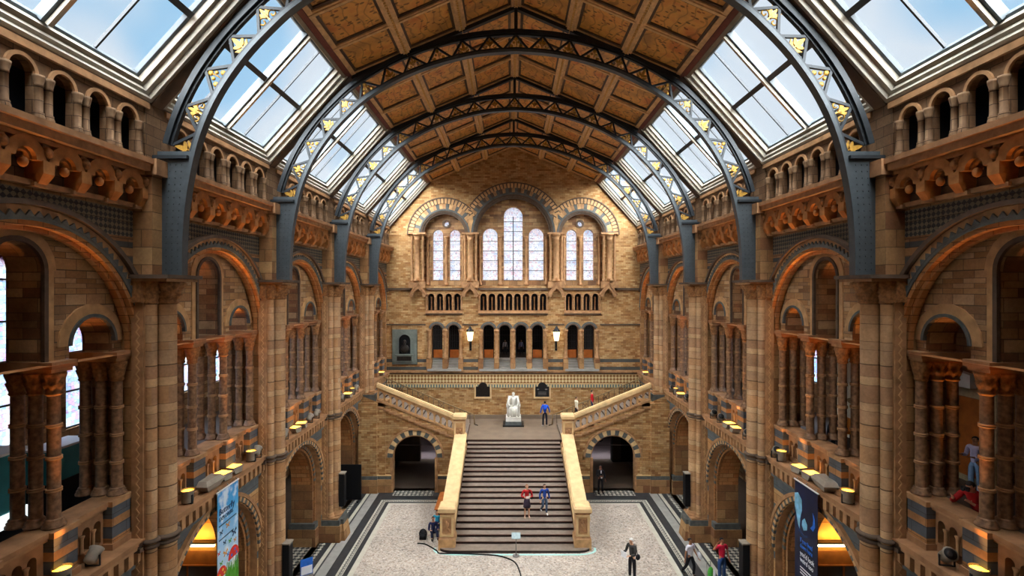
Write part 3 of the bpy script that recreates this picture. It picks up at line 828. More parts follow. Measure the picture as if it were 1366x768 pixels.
def truss_proto():
    r = empty('roof_arch')
    chord_pts = resample(half, .18)
    i0 = next(i for i, p in enumerate(chord_pts) if p.y > 15.3)
    cl = chord_pts
    low, up, lat = MB(), MB(), MB()
    for e in (-1, 1):
        strip(low, cl, -.02, .08, -.115, .115, 'iron', e); strip(low, cl[i0 - 1:], .09, .16, -.06, .06, 'irondark', e)
        c2 = cl[i0:]
        strip(up, c2, .66, .8, -.13, .13, 'irondark', e); strip(up, c2, .6, .66, -.06, .06, 'irondark', e)
    low.obj('lower_chord', r); up.obj('upper_chord', r)
    for e in (-1, 1):                                            # solid riveted foot below the lattice
        b = MB()
        pts = [p for p in cl[:i0 + 1]]
        poly = [(p.x, p.y) for p in pts] + [(8.86, pts[-1].y), (8.8, 14.4), (8.74, 13.4), (8.74, 12.36)]
        b.prism([(e * x, z) for x, z in poly], PY, -.11, .11, 'iron')
        for z in [12.5 + .16 * i for i in range(17)]:
            for x in (8.36, 8.5, 8.64):
                xx = x - max(0, (z - 13.4)) * .06
                for yy in (-.113, .113): b.ell((e * xx, yy, z), (.018, .01, .018), 'irondark', 6, 4)
        b.box(min(e * 8.08, e * 8.92), max(e * 8.08, e * 8.92), -.2, .2, 15.2, 15.28, 'irondark')
        b.obj('foot_plate', r)
    nodes = [p for p in resample(cl[i0:], .46)]
    if len(nodes) % 2 == 0: nodes = resample(cl[i0:], .46 * len(nodes) / (len(nodes) - 1) * .999)
    nn = normals(nodes); K = len(nodes)
    par = (K - 1) % 2                                            # apex node is on the upper chord
    def pt(i): 
        onup = ((K - 1 - i) % 2 == 0)
        return nodes[i] + nn[i] * (.62 if onup else .1)
    for e in (-1, 1):
        for i in range(K - 1):
            a, c = pt(i), pt(i + 1)
            t = (c - a).normalized(); w = Vector((-t.y, t.x)) * .035
            lat.prism([(e * q.x, q.y) for q in (a + w, c + w, c - w, a - w)], PY, -.04, .04, 'irondark')
    lat.obj('lattice', r)
    q = 0
    for e in (-1, 1):
        for i in range(K):
            onup = ((K - 1 - i) % 2 == 0)
            if not onup or (i == K - 1 and e == 1): continue
            base = nodes[i] + nn[i] * .1
            o = mobj('gilded_leaf', leaves[(i // 2) % 3], r, (e * base.x, 0, base.y))
            o.rotation_euler = (0, math.atan2(e * nn[i].x, nn[i].y), 0)
    b = MB(); b.box(-.06, .06, -.06, .06, 21.4, 22.5, 'irondark')
    for e in (-1, 1):
        vs = [CE(s, t, qn) for qn in (-.16, -.02) for t in (0, SL) for s in (-.09, .09)]
        b.add([(e * p[0], p[1], p[2]) for p in vs], [(0, 2, 3, 1), (4, 5, 7, 6), (0, 1, 5, 4), (2, 6, 7, 3), (0, 4, 6, 2), (1, 3, 7, 5)], 'irondark')
    b.obj('hanger', r)
    return r
tp = truss_proto()
TN = ['cropped by the picture top', 'second from viewpoint, largest whole span', 'third from viewpoint', 'smallest, by the end wall']
for i, y in enumerate(PIERS):
    place(tp, (0, y, 0), 0, 'blue-grey iron lattice roof arch with gilded leaves, %s' % TN[i], 'roof arch', 'iron roof arches')
# ------------------------------------------------------------------ end wall
WE = empty('wall_end', label='buff brick end wall with stained glass windows and arcades above the stairs', cat='wall', kind='structure')
Y = YEND
b = MB()
b.wall(PY, -3.4, 3.4, 0, 6.1, [], Y, Y + .9, 'end')
for e in (-1, 1):
    b.wall(lambda s, d, z: (e * s, d, z), 3.4, 14.7, 2.7, 6.1, [], Y, Y + .9, 'end')
    b.wall(lambda s, d, z: (e * s, d, z), 8.9, 14.7, 0, 2.7, [], Y, Y + .9, 'end')
LOW = [-5.55, -4.33, -1.8, -.62, .56, 1.78, 4.34, 5.52]
b.wall(PY, -14.7, 14.7, 6.1, 10.05, [(c, .4, 9.07, 6.1) for c in LOW], Y, Y + .9, 'end', 'trimstone', n=14)
SM = [-6.3 + .64 * (i + .5) for i in range(4)] + [-2.48 + .62 * (i + .5) for i in range(8)] + [3.74 + .64 * (i + .5) for i in range(4)]
b.wall(PY, -14.7, 14.7, 10.05, 12.04, [(c, .235, 11.5, 10.5) for c in SM], Y, Y + .4, 'end', 'trimstone', n=10)
roofl = lambda q: 22.6 - abs(q) * .43 if abs(q) < 6.1 else 20.05 - (abs(q) - 6.1) * 1.11 if abs(q) < 9.1 else 16.7
b.wall(PY, -14.7, 14.7, 12.04, roofl, [(-5.0, 1.62, 16.0, 12.3), (0, 2.78, 16.0, 12.3), (5.0, 1.62, 16.0, 12.3)], Y, Y + .55, 'end', 'trimstone', n=32)
b.wall(PY, -9, 9, 12.04, 20, [(-5.55, .38, 16.06, 12.7), (-4.92, .18, 16.85, 16.67), (-4.3, .38, 16.06, 12.7), (-1.7, .54, 16.0, 12.7), (0, .69, 17.42, 12.7), (1.7, .54, 16.0, 12.7),
                               (4.3, .38, 16.06, 12.7), (4.92, .18, 16.85, 16.67), (5.55, .38, 16.06, 12.7)], Y + .55, Y + .95, 'side', 'trimstone')
b.obj('brickwork', WE)
b = MB()                                                        # ornamental bands and strings
b.box(-9.3, 9.3, Y - .14, Y, 6.0, 6.14, 'trimstone'); b.box(-9.3, 9.3, Y - .08, Y, 5.9, 6.0, 'darktrim')
b.box(-9.3, -6.35, Y - .06, Y, 9.44, 9.54, 'darktrim'); b.box(6.3, 9.3, Y - .06, Y, 9.44, 9.54, 'darktrim')
for a, c in ((-3.7, -2.55), (2.5, 3.7)): b.box(a, c, Y - .06, Y, 9.44, 9.54, 'darktrim')
for a, c in ((-9.3, -7.4), (-6.3, -3.68), (-2.55, 2.5), (3.68, 6.3), (7.4, 9.3)): b.box(a, c, Y - .12, Y, 11.98, 12.14, 'darktrim')
for a, c in ((-6.35, -3.7), (-2.52, 2.5), (3.7, 6.35)):
    b.box(a, c, Y - .2, Y, 10.3, 10.42, 'trimstone'); b.box(a, c, Y - .14, Y, 10.2, 10.3, 'darktrim')
    b.box(a, c, Y - .1, Y, 10.42, 10.5, 'trimstone')
b.obj('string_course', WE)
s = NT('diaper_frieze'); g, p, u, v, vec = s.wallcoords()
mp = s.n('ShaderNodeMapping', None, Vector=vec, Rotation=(0, 0, PI / 4), Location=(0.0, .02, .05))
ck = s.n('ShaderNodeTexChecker', None, Vector=mp.outputs[0], Color1=lin('d9c391'), Color2=lin('8d6236'), Scale=1 / .17)
M['frieze'] = s.bsdf(ck.outputs[0], .7)
s = NT('dentil_frieze'); g, p, u, v, vec = s.wallcoords()
fr = s.math('GREATER_THAN', s.math('FRACT', s.math('MULTIPLY', u, 5.0)), .45)
M['dentil'] = s.bsdf(s.mix(fr, lin('586868'), lin('c7b58a')), .7)
b = MB()
b.box(-9.3, 9.3, Y - .03, Y, 5.25, 5.85, 'frieze'); b.box(-9.3, 9.3, Y - .05, Y, 4.93, 5.14, 'dentil'); b.box(-9.3, 9.3, Y - .05, Y, 5.85, 5.9, 'palebuff'); b.box(-9.3, 9.3, Y - .05, Y, 5.16, 5.22, 'palebuff')
b.box(-3.6, 3.6, Y - .12, Y, 2.67, 2.95, 'landing')
b.obj('frieze', WE)
b = MB()                                                        # hoods over the low arches
for c in LOW:
    b.ring(PY, c, 9.07, .4, .5, Y - .08, Y, 'darktrim', 14); b.ring(PY, c, 9.07, .5, .62, Y - .05, Y, ['greystone'], 14, .28, PI - .28)
for c in SM: b.ring(PY, c, 11.5, .235, .3, Y - .05, Y, 'trimstone', 10)
def rings(c, lst, lim0, lim1):
    for (r0, r1, dd, mm, k) in lst:
        a0 = math.acos(min(1, lim1 / r0)) if lim1 < r0 else 0
        a1 = PI - (math.acos(min(1, lim0 / r0)) if lim0 < r0 else 0)
        b.ring(PY, c, 16.0, r0, r1, Y - dd, Y + .01, mm, k, a0, a1)
side_l = [(1.5, 1.62, -.25, 'darktrim', 30), (1.62, 1.74, .08, 'darktrim', 30), (1.74, 1.86, .13, 'greystone', 30), (1.86, 2.25, .05, ['greystone', 'trimstone', 'buffstone'], 27), (2.25, 2.62, .09, ['buffstone', 'buffstone', 'darktrim'], 75), (2.62, 2.7, .14, 'darktrim', 30)]
rings(-5.0, side_l, 3, 1.9); rings(5.0, side_l, 1.9, 3)
mid_l = [(2.64, 2.78, -.25, 'darktrim', 40), (2.78, 2.92, .092, 'darktrim', 40), (2.92, 3.06, .142, 'greystone', 40), (3.06, 3.4, .062, ['greystone', 'trimstone', 'darktrim'], 45), (3.4, 3.72, .104, ['buffstone', 'buffstone', 'darktrim'], 96), (3.72, 3.8, .155, 'darktrim', 40)]
rings(0, mid_l, 3.1, 3.1)
for c in (-4.92, 4.92): b.ring(PY, c, 16.85, .18, .3, Y + .48, Y + .6, 'darktrim', 24, 0, 2 * PI)
for c in (-3.08, 3.08): b.taper(c - .26, c + .26, Y - .075, Y + .02, 16.14, c - .1, c + .1, Y - .075, Y + .02, 17.6, 'buffstone')
b.obj('arch_hood', WE)
# shafts of the windows
def shaft(x, y, z0, z1, r, m='trimstone', nm='colonnette'):
    b = MB()
    b.lathe([(r * 1.6, z0), (r * 1.6, z0 + .12), (r * 1.15, z0 + .2), (r * 1.25, z0 + .25), (r, z0 + .3), (r, z1 - .45), (r * 1.2, z1 - .42), (r, z1 - .38), (r * 1.5, z1 - .12), (r * 1.7, z1 - .1), (r * 1.7, z1)], m, (x, y), 12)
    b.obj(nm, WE)
for x in (-6.95, -3.1, 3.1, 6.95):
    shaft(x, Y - .12, 12.6, 16.05, .2)
    for e in (-.4, .4): shaft(x + e, Y - .06, 12.6, 16.05, .085)
    bb = MB(); bb.box(x - .62, x + .62, Y - .3, Y + .3, 16.02, 16.14, 'trimstone'); bb.box(x - .6, x + .6, Y - .3, Y + .1, 12.14, 12.6, 'trimstone'); bb.obj('impost', WE)
for x in (-6.3, -4.92, -3.7, -2.45, -.95, .95, 2.45, 3.7, 4.92, 6.3): shaft(x, Y + .48, 12.35, 15.95, .1)
for x in (-6.1, -4.94, -3.8, -2.36, -1.21, -.03, 1.17, 2.34, 3.8, 4.93, 6.08):
    shaft(x, Y - .06, 7.0, 9.12, .11)
    bb = MB(); bb.box(x - .17, x + .17, Y - .26, Y + .5, 6.14, 7.0, 'sidewide'); bb.obj('pedestal', WE)
for c in SM: shaft(c, Y + .34, 10.5, 11.5, .04)
for x in [-6.3 + .64 * i for i in range(5)] + [-2.48 + .62 * i for i in range(9)] + [3.74 + .64 * i for i in range(5)]: shaft(x, Y - .05, 10.5, 11.55, .045)
for x in (-6.86, -3.12, 3.12, 6.86):                             # gabled brackets
    b = MB()
    b.prism([(x - .55, 11.5), (x - .55, 11.72), (x, 12.5), (x + .55, 11.72), (x + .55, 11.5), (x + .38, 11.5), (x + .3, 11.8), (x, 12.1), (x - .3, 11.8), (x - .38, 11.5)], PY, Y - .4, Y, 'trimstone')
    b.prism([(x - .64, 11.68), (x, 12.62), (x + .64, 11.68), (x + .58, 11.6), (x, 12.44), (x - .58, 11.6)], PY, Y - .46, Y, 'parapet')
    b.ell((x, Y - .38, 12.72), (.12, .12, .16), 'capital', 8, 6)
    b.obj('gable_bracket', WE)
for a, c in ((-6.2, -3.75), (-2.45, 2.42), (3.75, 6.2)):           # stone steps inside the low arches
    b = MB()
    for i in range(5): b.box(a, c, Y + .02 + i * .16 - (.3 if i == 0 else 0), Y + .9, 6.14 + i * .17, 6.14 + (i + 1) * .17, 'fgrey')
    b.obj('arch_steps', WE)
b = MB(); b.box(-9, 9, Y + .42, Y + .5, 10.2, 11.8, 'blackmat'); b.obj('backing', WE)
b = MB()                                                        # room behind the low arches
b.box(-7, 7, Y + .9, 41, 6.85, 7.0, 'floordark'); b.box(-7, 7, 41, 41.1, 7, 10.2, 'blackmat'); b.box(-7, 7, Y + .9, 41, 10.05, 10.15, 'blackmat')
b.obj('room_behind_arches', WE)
for i, c in enumerate(LOW):
    w = empty('door_%d' % (i + 1), (0, 0, 0), 0, 'dark arched glazed door in the end wall arcade, %s from the bust relief' % ['first', 'second', 'third', 'fourth', 'fifth', 'sixth', 'seventh', 'eighth'][i], 'door', kind='structure')
    b = MB()
    b.ring(PY, c, 9.07, .33, .4, Y + .6, Y + .68, 'black', 14)
    for e in (-1, 1): b.box(c + e * .33, c + e * .4, Y + .6, Y + .68, 7.0, 9.07, 'black')
    for j in range(1, 4): b.box(c - .34 + .17 * j - .01, c - .34 + .17 * j + .01, Y + .62, Y + .65, 7.7, 9.35, 'black')
    for z in (7.7, 8.2, 8.65, 9.05): b.box(c - .34, c + .34, Y + .62, Y + .65, z - .012, z + .012, 'black')
    b.obj('frame', w)
    if i not in (3, 4):
        b = MB(); b.box(c - .34, c + .34, Y + .6, Y + .66, 7.0, 7.6, 'orangewood'); b.box(c - .26, c + .26, Y + .58, Y + .6, 7.08, 7.5, 'orangewood'); b.obj('panel', w)
wl = [(-5.55, .38, 16.06, 12.7, 'first'), (-4.3, .38, 16.06, 12.7, 'second'), (-1.7, .54, 16.0, 12.7, 'third'), (0, .69, 17.42, 12.7, 'tallest, middle'), (1.7, .54, 16.0, 12.7, 'fifth'), (4.3, .38, 16.06, 12.7, 'sixth'), (5.55, .38, 16.06, 12.7, 'seventh')]
for i, (c, hw, sp_, si, wd) in enumerate(wl):
    w = empty('window_%d' % (61 + i), (c, Y + .75, 0), 0, 'pale stained glass lancet, %s counted from the butterfly banner side' % wd, 'window', kind='structure')
    b = MB(); n = 18
    poly = [(-hw, si)] + [(-hw * math.cos(PI * j / n), sp_ + hw * math.sin(PI * j / n)) for j in range(n + 1)] + [(hw, si)]
    b.prism(poly, PY, -.012, .012, 'stained'); b.obj('stained_pane', w)
    b = MB()
    for z in [si + .02 + q * .72 for q in range(7) if si + q * .72 < sp_ + .1]: b.box(-hw, hw, -.03, .03, z - .016, z + .016, 'darkbar')
    if hw > .6: b.box(-.03, .03, -.03, .03, si, sp_, 'darkbar')
    b.obj('saddle_bar', w)
for i, c in enumerate((-4.92, 4.92)):
    b = MB()
    poly = [(c + .19 * math.cos(2 * PI * j / 20), 16.85 + .19 * math.sin(2 * PI * j / 20)) for j in range(20)]
    b.prism(poly, PY, Y + .7, Y + .72, 'stained')
    tag(b.obj('window_%d' % (71 + i)), 'small round pane above the paired lancets, %s' % ('nearer the bust relief' if i == 0 else 'away from the bust relief'), 'window', kind='structure')

# things on the end wall
for i, x in enumerate((-3.1, 3.1)):
    r = empty('wall_lantern', (x, Y - .45, 8.2), 0, 'lit glass lantern on a black iron bracket, %s' % ('nearer the bust relief' if i == 0 else 'away from the bust relief'), 'lantern', 'lanterns on the end wall')
    b = MB(); b.tube([(0, .45, -.35), (0, .3, -.45), (0, .08, -.3), (0, 0, -.05), (0, 0, .12)], .035, 'black', 8); b.box(-.08, .08, .4, .45, -.6, .1, 'black'); b.obj('bracket', r)
    b = MB(); b.lathe([(.1, .12), (.17, .2), (.25, .78), (.25, .8)], 'glasslamp', n=8); b.obj('lamp_glass', r)
    b = MB(); b.lathe([(.28, .8), (.28, .86), (.14, 1.02), (.1, 1.04), (.1, 1.12), (.02, 1.22)], 'black', n=8); b.lathe([(.12, .08), (.14, .14), (.11, .15)], 'black', n=8)
    for q in range(8):
        a = q * PI / 4; b.tube([(.175 * math.cos(a), .175 * math.sin(a), .2), (.255 * math.cos(a), .255 * math.sin(a), .8)], .014, 'black', 5)
    b.obj('lamp_frame', r)
r = empty('memorial_relief', (-7.86, Y, 6.6), 0, 'grey-green memorial slab with a dark bust in an arched niche', 'memorial')
b = MB(); b.wall(PY, -.9, .9, 0, 2.54, [(0, .42, 1.75, .75)], -.14, .15, 'slate', 'bronze'); b.box(-.9, .9, -.14, 0, 0, .02, 'slate')
for e in (-1, 1): b.box(min(e * .9, e * .88), max(e * .9, e * .88), -.14, 0, 0, 2.54, 'slate')
b.ring(PY, 0, 1.75, .42, .49, -.18, -.12, 'slate', 18); b.obj('slab', r)
b = MB(); b.box(-.45, .45, -.02, .0, .7, 2.2, 'blackmat'); b.obj('niche', r)
b = MB(); b.ell((0, -.1, 1.12), (.33, .13, .34), 'bronze', 14, 8); b.ell((0, -.12, 1.62), (.13, .13, .18), 'bronze', 14, 10); b.lathe([(.09, 1.3), (.08, 1.5)], 'bronze', (0, -.1), 10); b.ell((0, -.2, 1.5), (.08, .07, .13), 'bronze', 8, 6); b.ell((0, -.25, 1.62), (.025, .04, .04), 'bronze', 6, 4); b.obj('bust', r)
b = MB(); b.box(-.62, .62, -.3, -.1, .22, .7, 'slate'); b.box(-.52, .52, -.32, -.3, .3, .62, 'bronze'); b.box(-.66, .66, -.34, -.1, .68, .76, 'slate'); b.obj('ledge', r)
for i, x in enumerate((-2.2, 2.1)):
    r = empty('memorial_plaque', (x, Y, 4.15), 0, '%s' % ('plain dull brown shouldered plaque on the brick wall' if i == 0 else 'black shouldered plaque with two pale marks above the blue-topped person'), 'plaque')
    b = MB(); pts = [(-.5, .12), (-.5, .85)] + [(-.32 * math.cos(PI * j / 12), .85 + .3 * math.sin(PI * j / 12)) for j in range(13)] + [(.5, .85), (.5, .12)]
    b.prism(pts, PY, -.08, .02, 'bronze' if i == 0 else 'black'); b.obj('plate', r)
    b = MB(); b.box(-.62, -.52, -.06, .02, 0, .95, 'palebuff'); b.box(.52, .62, -.06, .02, 0, .95, 'palebuff'); b.box(-.62, .62, -.1, .02, -.02, .1, 'palebuff'); b.obj('frame', r)
    if i:
        b = MB(); b.ell((-.3, -.09, .65), (.08, .02, .05), 'greypanel', 8, 6); b.ell((.28, -.09, .65), (.09, .02, .05), 'greypanel', 8, 6)
        for q in range(3): b.box(-.3, .3, -.085, -.08, .25 + q * .09, .28 + q * .09, 'greypanel')
        b.obj('emblem', r)
# ------------------------------------------------------------------ floor
b = MB()
XS = [(0, 6.83, 'terrazzo'), (6.83, 7.06, 'fcream'), (7.06, 7.28, 'fdark'), (7.28, 7.32, 'fcream'), (7.32, 7.5, 'chequer'), (7.5, 7.56, 'fcream'), (7.56, 7.94, 'fdark'), (7.94, 7.97, 'black'), (7.97, 8.42, 'fgrey'), (8.42, 8.5, 'fdark'), (8.5, 8.68, 'fcream'), (8.68, 8.95, 'fdark'), (8.95, 10.3, 'mosaic'), (10.3, 10.7, 'fdark'), (10.7, 14.5, 'floordark')]
for a, c, m in XS:
    for e in (-1, 1):
        x0, x1 = sorted((e * a, e * c))
        y1 = 28.5
        if a >= 6.83: y1 = 30.3 - .0
        if a >= 7.94: y1 = 37
        # mitred border: strips turn along the back at the same distance
        yy = 28.5 + (a - 6.83) * .85 if 6.83 <= a < 7.9 else y1
        yb = 28.5 + (c - 6.83) * .85 if 6.83 <= a < 7.9 else y1
        if 6.83 <= a < 7.9:
            b.add([(e * a, -6, 0), (e * c, -6, 0), (e * c, yb, 0), (e * a, yy, 0)], [(0, 1, 2, 3)], m)
            b.add([(0, yy, 0), (e * a, yy, 0), (e * c, yb, 0), (0, yb, 0)], [(0, 1, 2, 3)], m)
        else: b.add([(x0, -6, 0), (x1, -6, 0), (x1, y1, 0), (x0, y1, 0)], [(0, 1, 2, 3)], m)
ye = 28.5 + (7.94 - 6.83) * .85
b.box(-7.94, 7.94, ye, 30.2, -.02, 0, 'fdark')
for e in (-1, 1):
    x0, x1 = sorted((e * 4.75, e * 7.1)); b.box(x0, x1, 29.75, 30.5, 0, .004, 'mosaic')
    x0, x1 = sorted((e * 3.4, e * 8.9)); b.box(x0, x1, 30.2, 36.2, -.02, 0, 'floordark'); b.box(x0, x1, 36.2, 46, -.02, 0, 'litfloor')  # passage floor: dark in front, far part coloured paler as if daylit
tag(b.obj('floor'), 'pale speckled terrazzo floor with black and white striped mosaic borders', 'floor', kind='structure')
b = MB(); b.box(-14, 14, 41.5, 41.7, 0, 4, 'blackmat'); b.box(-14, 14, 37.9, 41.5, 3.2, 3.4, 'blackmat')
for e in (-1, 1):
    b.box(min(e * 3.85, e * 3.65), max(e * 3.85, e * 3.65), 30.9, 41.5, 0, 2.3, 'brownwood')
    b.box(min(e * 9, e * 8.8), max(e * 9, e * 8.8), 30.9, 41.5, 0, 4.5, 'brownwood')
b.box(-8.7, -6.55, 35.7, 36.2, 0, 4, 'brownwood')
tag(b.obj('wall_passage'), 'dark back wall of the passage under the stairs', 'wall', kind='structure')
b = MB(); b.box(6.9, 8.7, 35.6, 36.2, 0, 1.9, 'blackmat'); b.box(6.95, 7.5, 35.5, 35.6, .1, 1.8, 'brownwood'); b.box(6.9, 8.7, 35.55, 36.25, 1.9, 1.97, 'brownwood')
tag(b.obj('cabinet'), 'dark brown cabinet standing deep inside the passage behind the suited man', 'cabinet')

# ------------------------------------------------------------------ central staircase
ST_ = empty('central_staircase', (0, 0, 0), 0, 'broad flight of shallow stone steps rising to the landing with the white statue', 'staircase')
NS, RI, TR, Y0 = 21, 2.67 / 21, .42, 23.4
def stepz(y): return max(0, min(NS, math.floor((y - Y0) / TR) + 1)) * RI
for i in range(NS - 1):
    y = Y0 + i * TR; z0, z1 = i * RI, (i + 1) * RI
    w = 2.86
    b = MB()
    if i == 0:                                                   # curtail step with rounded ends
        poly = [(-3.5, y + .3), (-3.5, y + .15), (-3.4, y + .02), (-3.2, y - .1), (-2.9, y - .16), (2.9, y - .16), (3.2, y - .1), (3.4, y + .02), (3.5, y + .15), (3.5, y + .3)]
        b.prism(poly, lambda s, d, z: (s, z, d), 0, z1 - .03, 'riser'); b.prism(poly, lambda s, d, z: (s, z, d), z1 - .03, z1, 'tread')
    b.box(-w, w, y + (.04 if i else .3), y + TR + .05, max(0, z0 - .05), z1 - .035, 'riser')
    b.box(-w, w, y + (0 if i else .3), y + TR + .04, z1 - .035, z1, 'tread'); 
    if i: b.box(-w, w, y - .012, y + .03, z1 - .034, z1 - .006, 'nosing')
    b.obj('step', ST_)
YT = Y0 + (NS - 1) * TR
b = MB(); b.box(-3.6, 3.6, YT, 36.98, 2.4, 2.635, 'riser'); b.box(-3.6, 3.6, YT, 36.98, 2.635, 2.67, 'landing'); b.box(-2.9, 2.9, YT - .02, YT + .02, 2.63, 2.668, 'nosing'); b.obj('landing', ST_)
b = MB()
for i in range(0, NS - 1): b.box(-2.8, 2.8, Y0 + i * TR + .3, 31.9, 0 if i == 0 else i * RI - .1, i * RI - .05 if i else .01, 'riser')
CS0, CS1 = (24.15, 1.36), (30.35, 3.4)
def cop(y): return CS0[1] + (y - CS0[0]) / (CS1[0] - CS0[0]) * (CS1[1] - CS0[1])
for e in (-1, 1):
    f = empty('flank_balustrade'); f.parent = ST_
    xi, xo = e * 2.86, e * 3.48
    b = MB()
    base = lambda y: max(0.1, cop(y) - .82)
    PXs = lambda s, d, z: (d, s, z)
    poly = [(24.0, 0), (24.0, base(24.0)), (30.5, base(30.5)), (30.5, 0)]
    b.prism(poly, PXs, min(xi, xo) + .04, max(xi, xo) - .04, 'sidewide')
    b.prism([(24.0, base(24)), (24.0, base(24) + .12), (30.5, base(30.5) + .12), (30.5, base(30.5))], PXs, min(xi, xo), max(xi, xo), 'palebuff')
    b.obj('flank_wall', f)
    sh = (CS1[1] - CS0[1]) / (CS1[0] - CS0[0])
    Psh = lambda s, d, z: (d, s, base(s) + .12 + z) if False else (d, s, cop(s) - .7 + z)
    for d0, d1 in ((min(xi, xo) + .06, min(xi, xo) + .16), (max(xi, xo) - .16, max(xi, xo) - .06)):
        b = MB()
        b.wall(Psh, 24.2, 30.3, 0, .62, [(24.2 + .38 * (i + .55), .12, .36, .06) for i in range(16)], d0, d1, 'buffstone', 'trimstone', back=True, n=8)
        b.obj('pierced_panel', f)
    b = MB()
    b.prism([(23.9, cop(23.9) - .1), (23.9, cop(23.9) + .02), (30.45, cop(30.45) + .02), (30.45, cop(30.45) - .1)], PXs, min(xi, xo) - .04, max(xi, xo) + .06, 'palebuff')
    b.prism([(23.9, cop(23.9) + .02), (23.9, cop(23.9) + .07), (30.45, cop(30.45) + .07), (30.45, cop(30.45) + .02)], PXs, min(xi, xo) + .02, max(xi, xo) - .0, 'palebuff')
    b.obj('coping', f)
    # newel posts at foot and head
    for (yc, zb, zt, foot) in ((23.86, 0, 1.98, True), (30.62, 2.2, 4.56, False)):
        nw = empty('newel_post'); nw.parent = ST_
        xc = e * 3.14 if foot else e * 3.24; h = .36
        b = MB()
        b.box(xc - h - .03, xc + h + .03, yc - h - .03, yc + h + .03, zb, zb + .5, 'buffstone'); b.taper(xc - h - .03, xc + h + .03, yc - h - .03, yc + h + .03, zb + .5, xc - h + .04, xc + h - .04, yc - h + .04, yc + h - .04, zb + .6, 'trimstone')
        b.box(xc - h + .04, xc + h - .04, yc - h + .04, yc + h - .04, zb + .6, zt - .36, 'buffstone'); b.taper(xc - h + .04, xc + h - .04, yc - h + .04, yc + h - .04, zt - .36, xc - h - .04, xc + h + .04, yc - h - .04, yc + h + .04, zt - .24, 'trimstone')
        b.box(xc - h - .05, xc + h + .05, yc - h - .05, yc + h + .05, zt - .24, zt - .08, 'palebuff'); b.taper(xc - h - .05, xc + h + .05, yc - h - .05, yc + h + .05, zt - .08, xc - h + .02, xc + h - .02, yc - h + .02, yc + h - .02, zt, 'palebuff')
        for q in (-1, 1): b.box(xc + q * (h - .1) - .05, xc + q * (h - .1) + .05, yc - h - .0, yc - h + .06, zb + .68, zt - .42, 'palebuff')
        b.box(xc - h + .05, xc + h - .05, yc - h, yc - h + .06, zt - .46, zt - .38, 'palebuff'); b.box(xc - h + .05, xc + h - .05, yc - h, yc - h + .06, zb + .62, zb + .7, 'palebuff')
        b.obj('block', nw)
        b = MB(); zc = (zb + .65 + zt - .42) / 2                # carved relief of an animal on the front
        b.box(xc - .22, xc + .22, yc - h + .02, yc - h + .045, zc - .32, zc + .32, 'parapet')
        yq = yc - h + .02
        if foot: b.ell((xc + e * .02, yq, zc), (.1, .06, .2), 'trimstone', 10, 6, Matrix.Rotation(.5 * -e, 3, 'Y')); b.ell((xc - .04, yq - .02, zc + .2), (.07, .06, .08), 'trimstone', 8, 6); b.ell((xc + .1, yq, zc - .2), (.06, .04, .12), 'trimstone', 8, 6, Matrix.Rotation(-.5, 3, 'Y')); b.box(xc - .16, xc + .16, yq - .02, yq + .03, zc - .3, zc - .26, 'trimstone')
        else:
            for q in range(5): b.ell((xc + .12 * math.cos(q * 1.257), yq, zc + .16 * math.sin(q * 1.257)), (.07, .04, .09), 'trimstone', 8, 6)
        b.obj('relief_panel', nw)
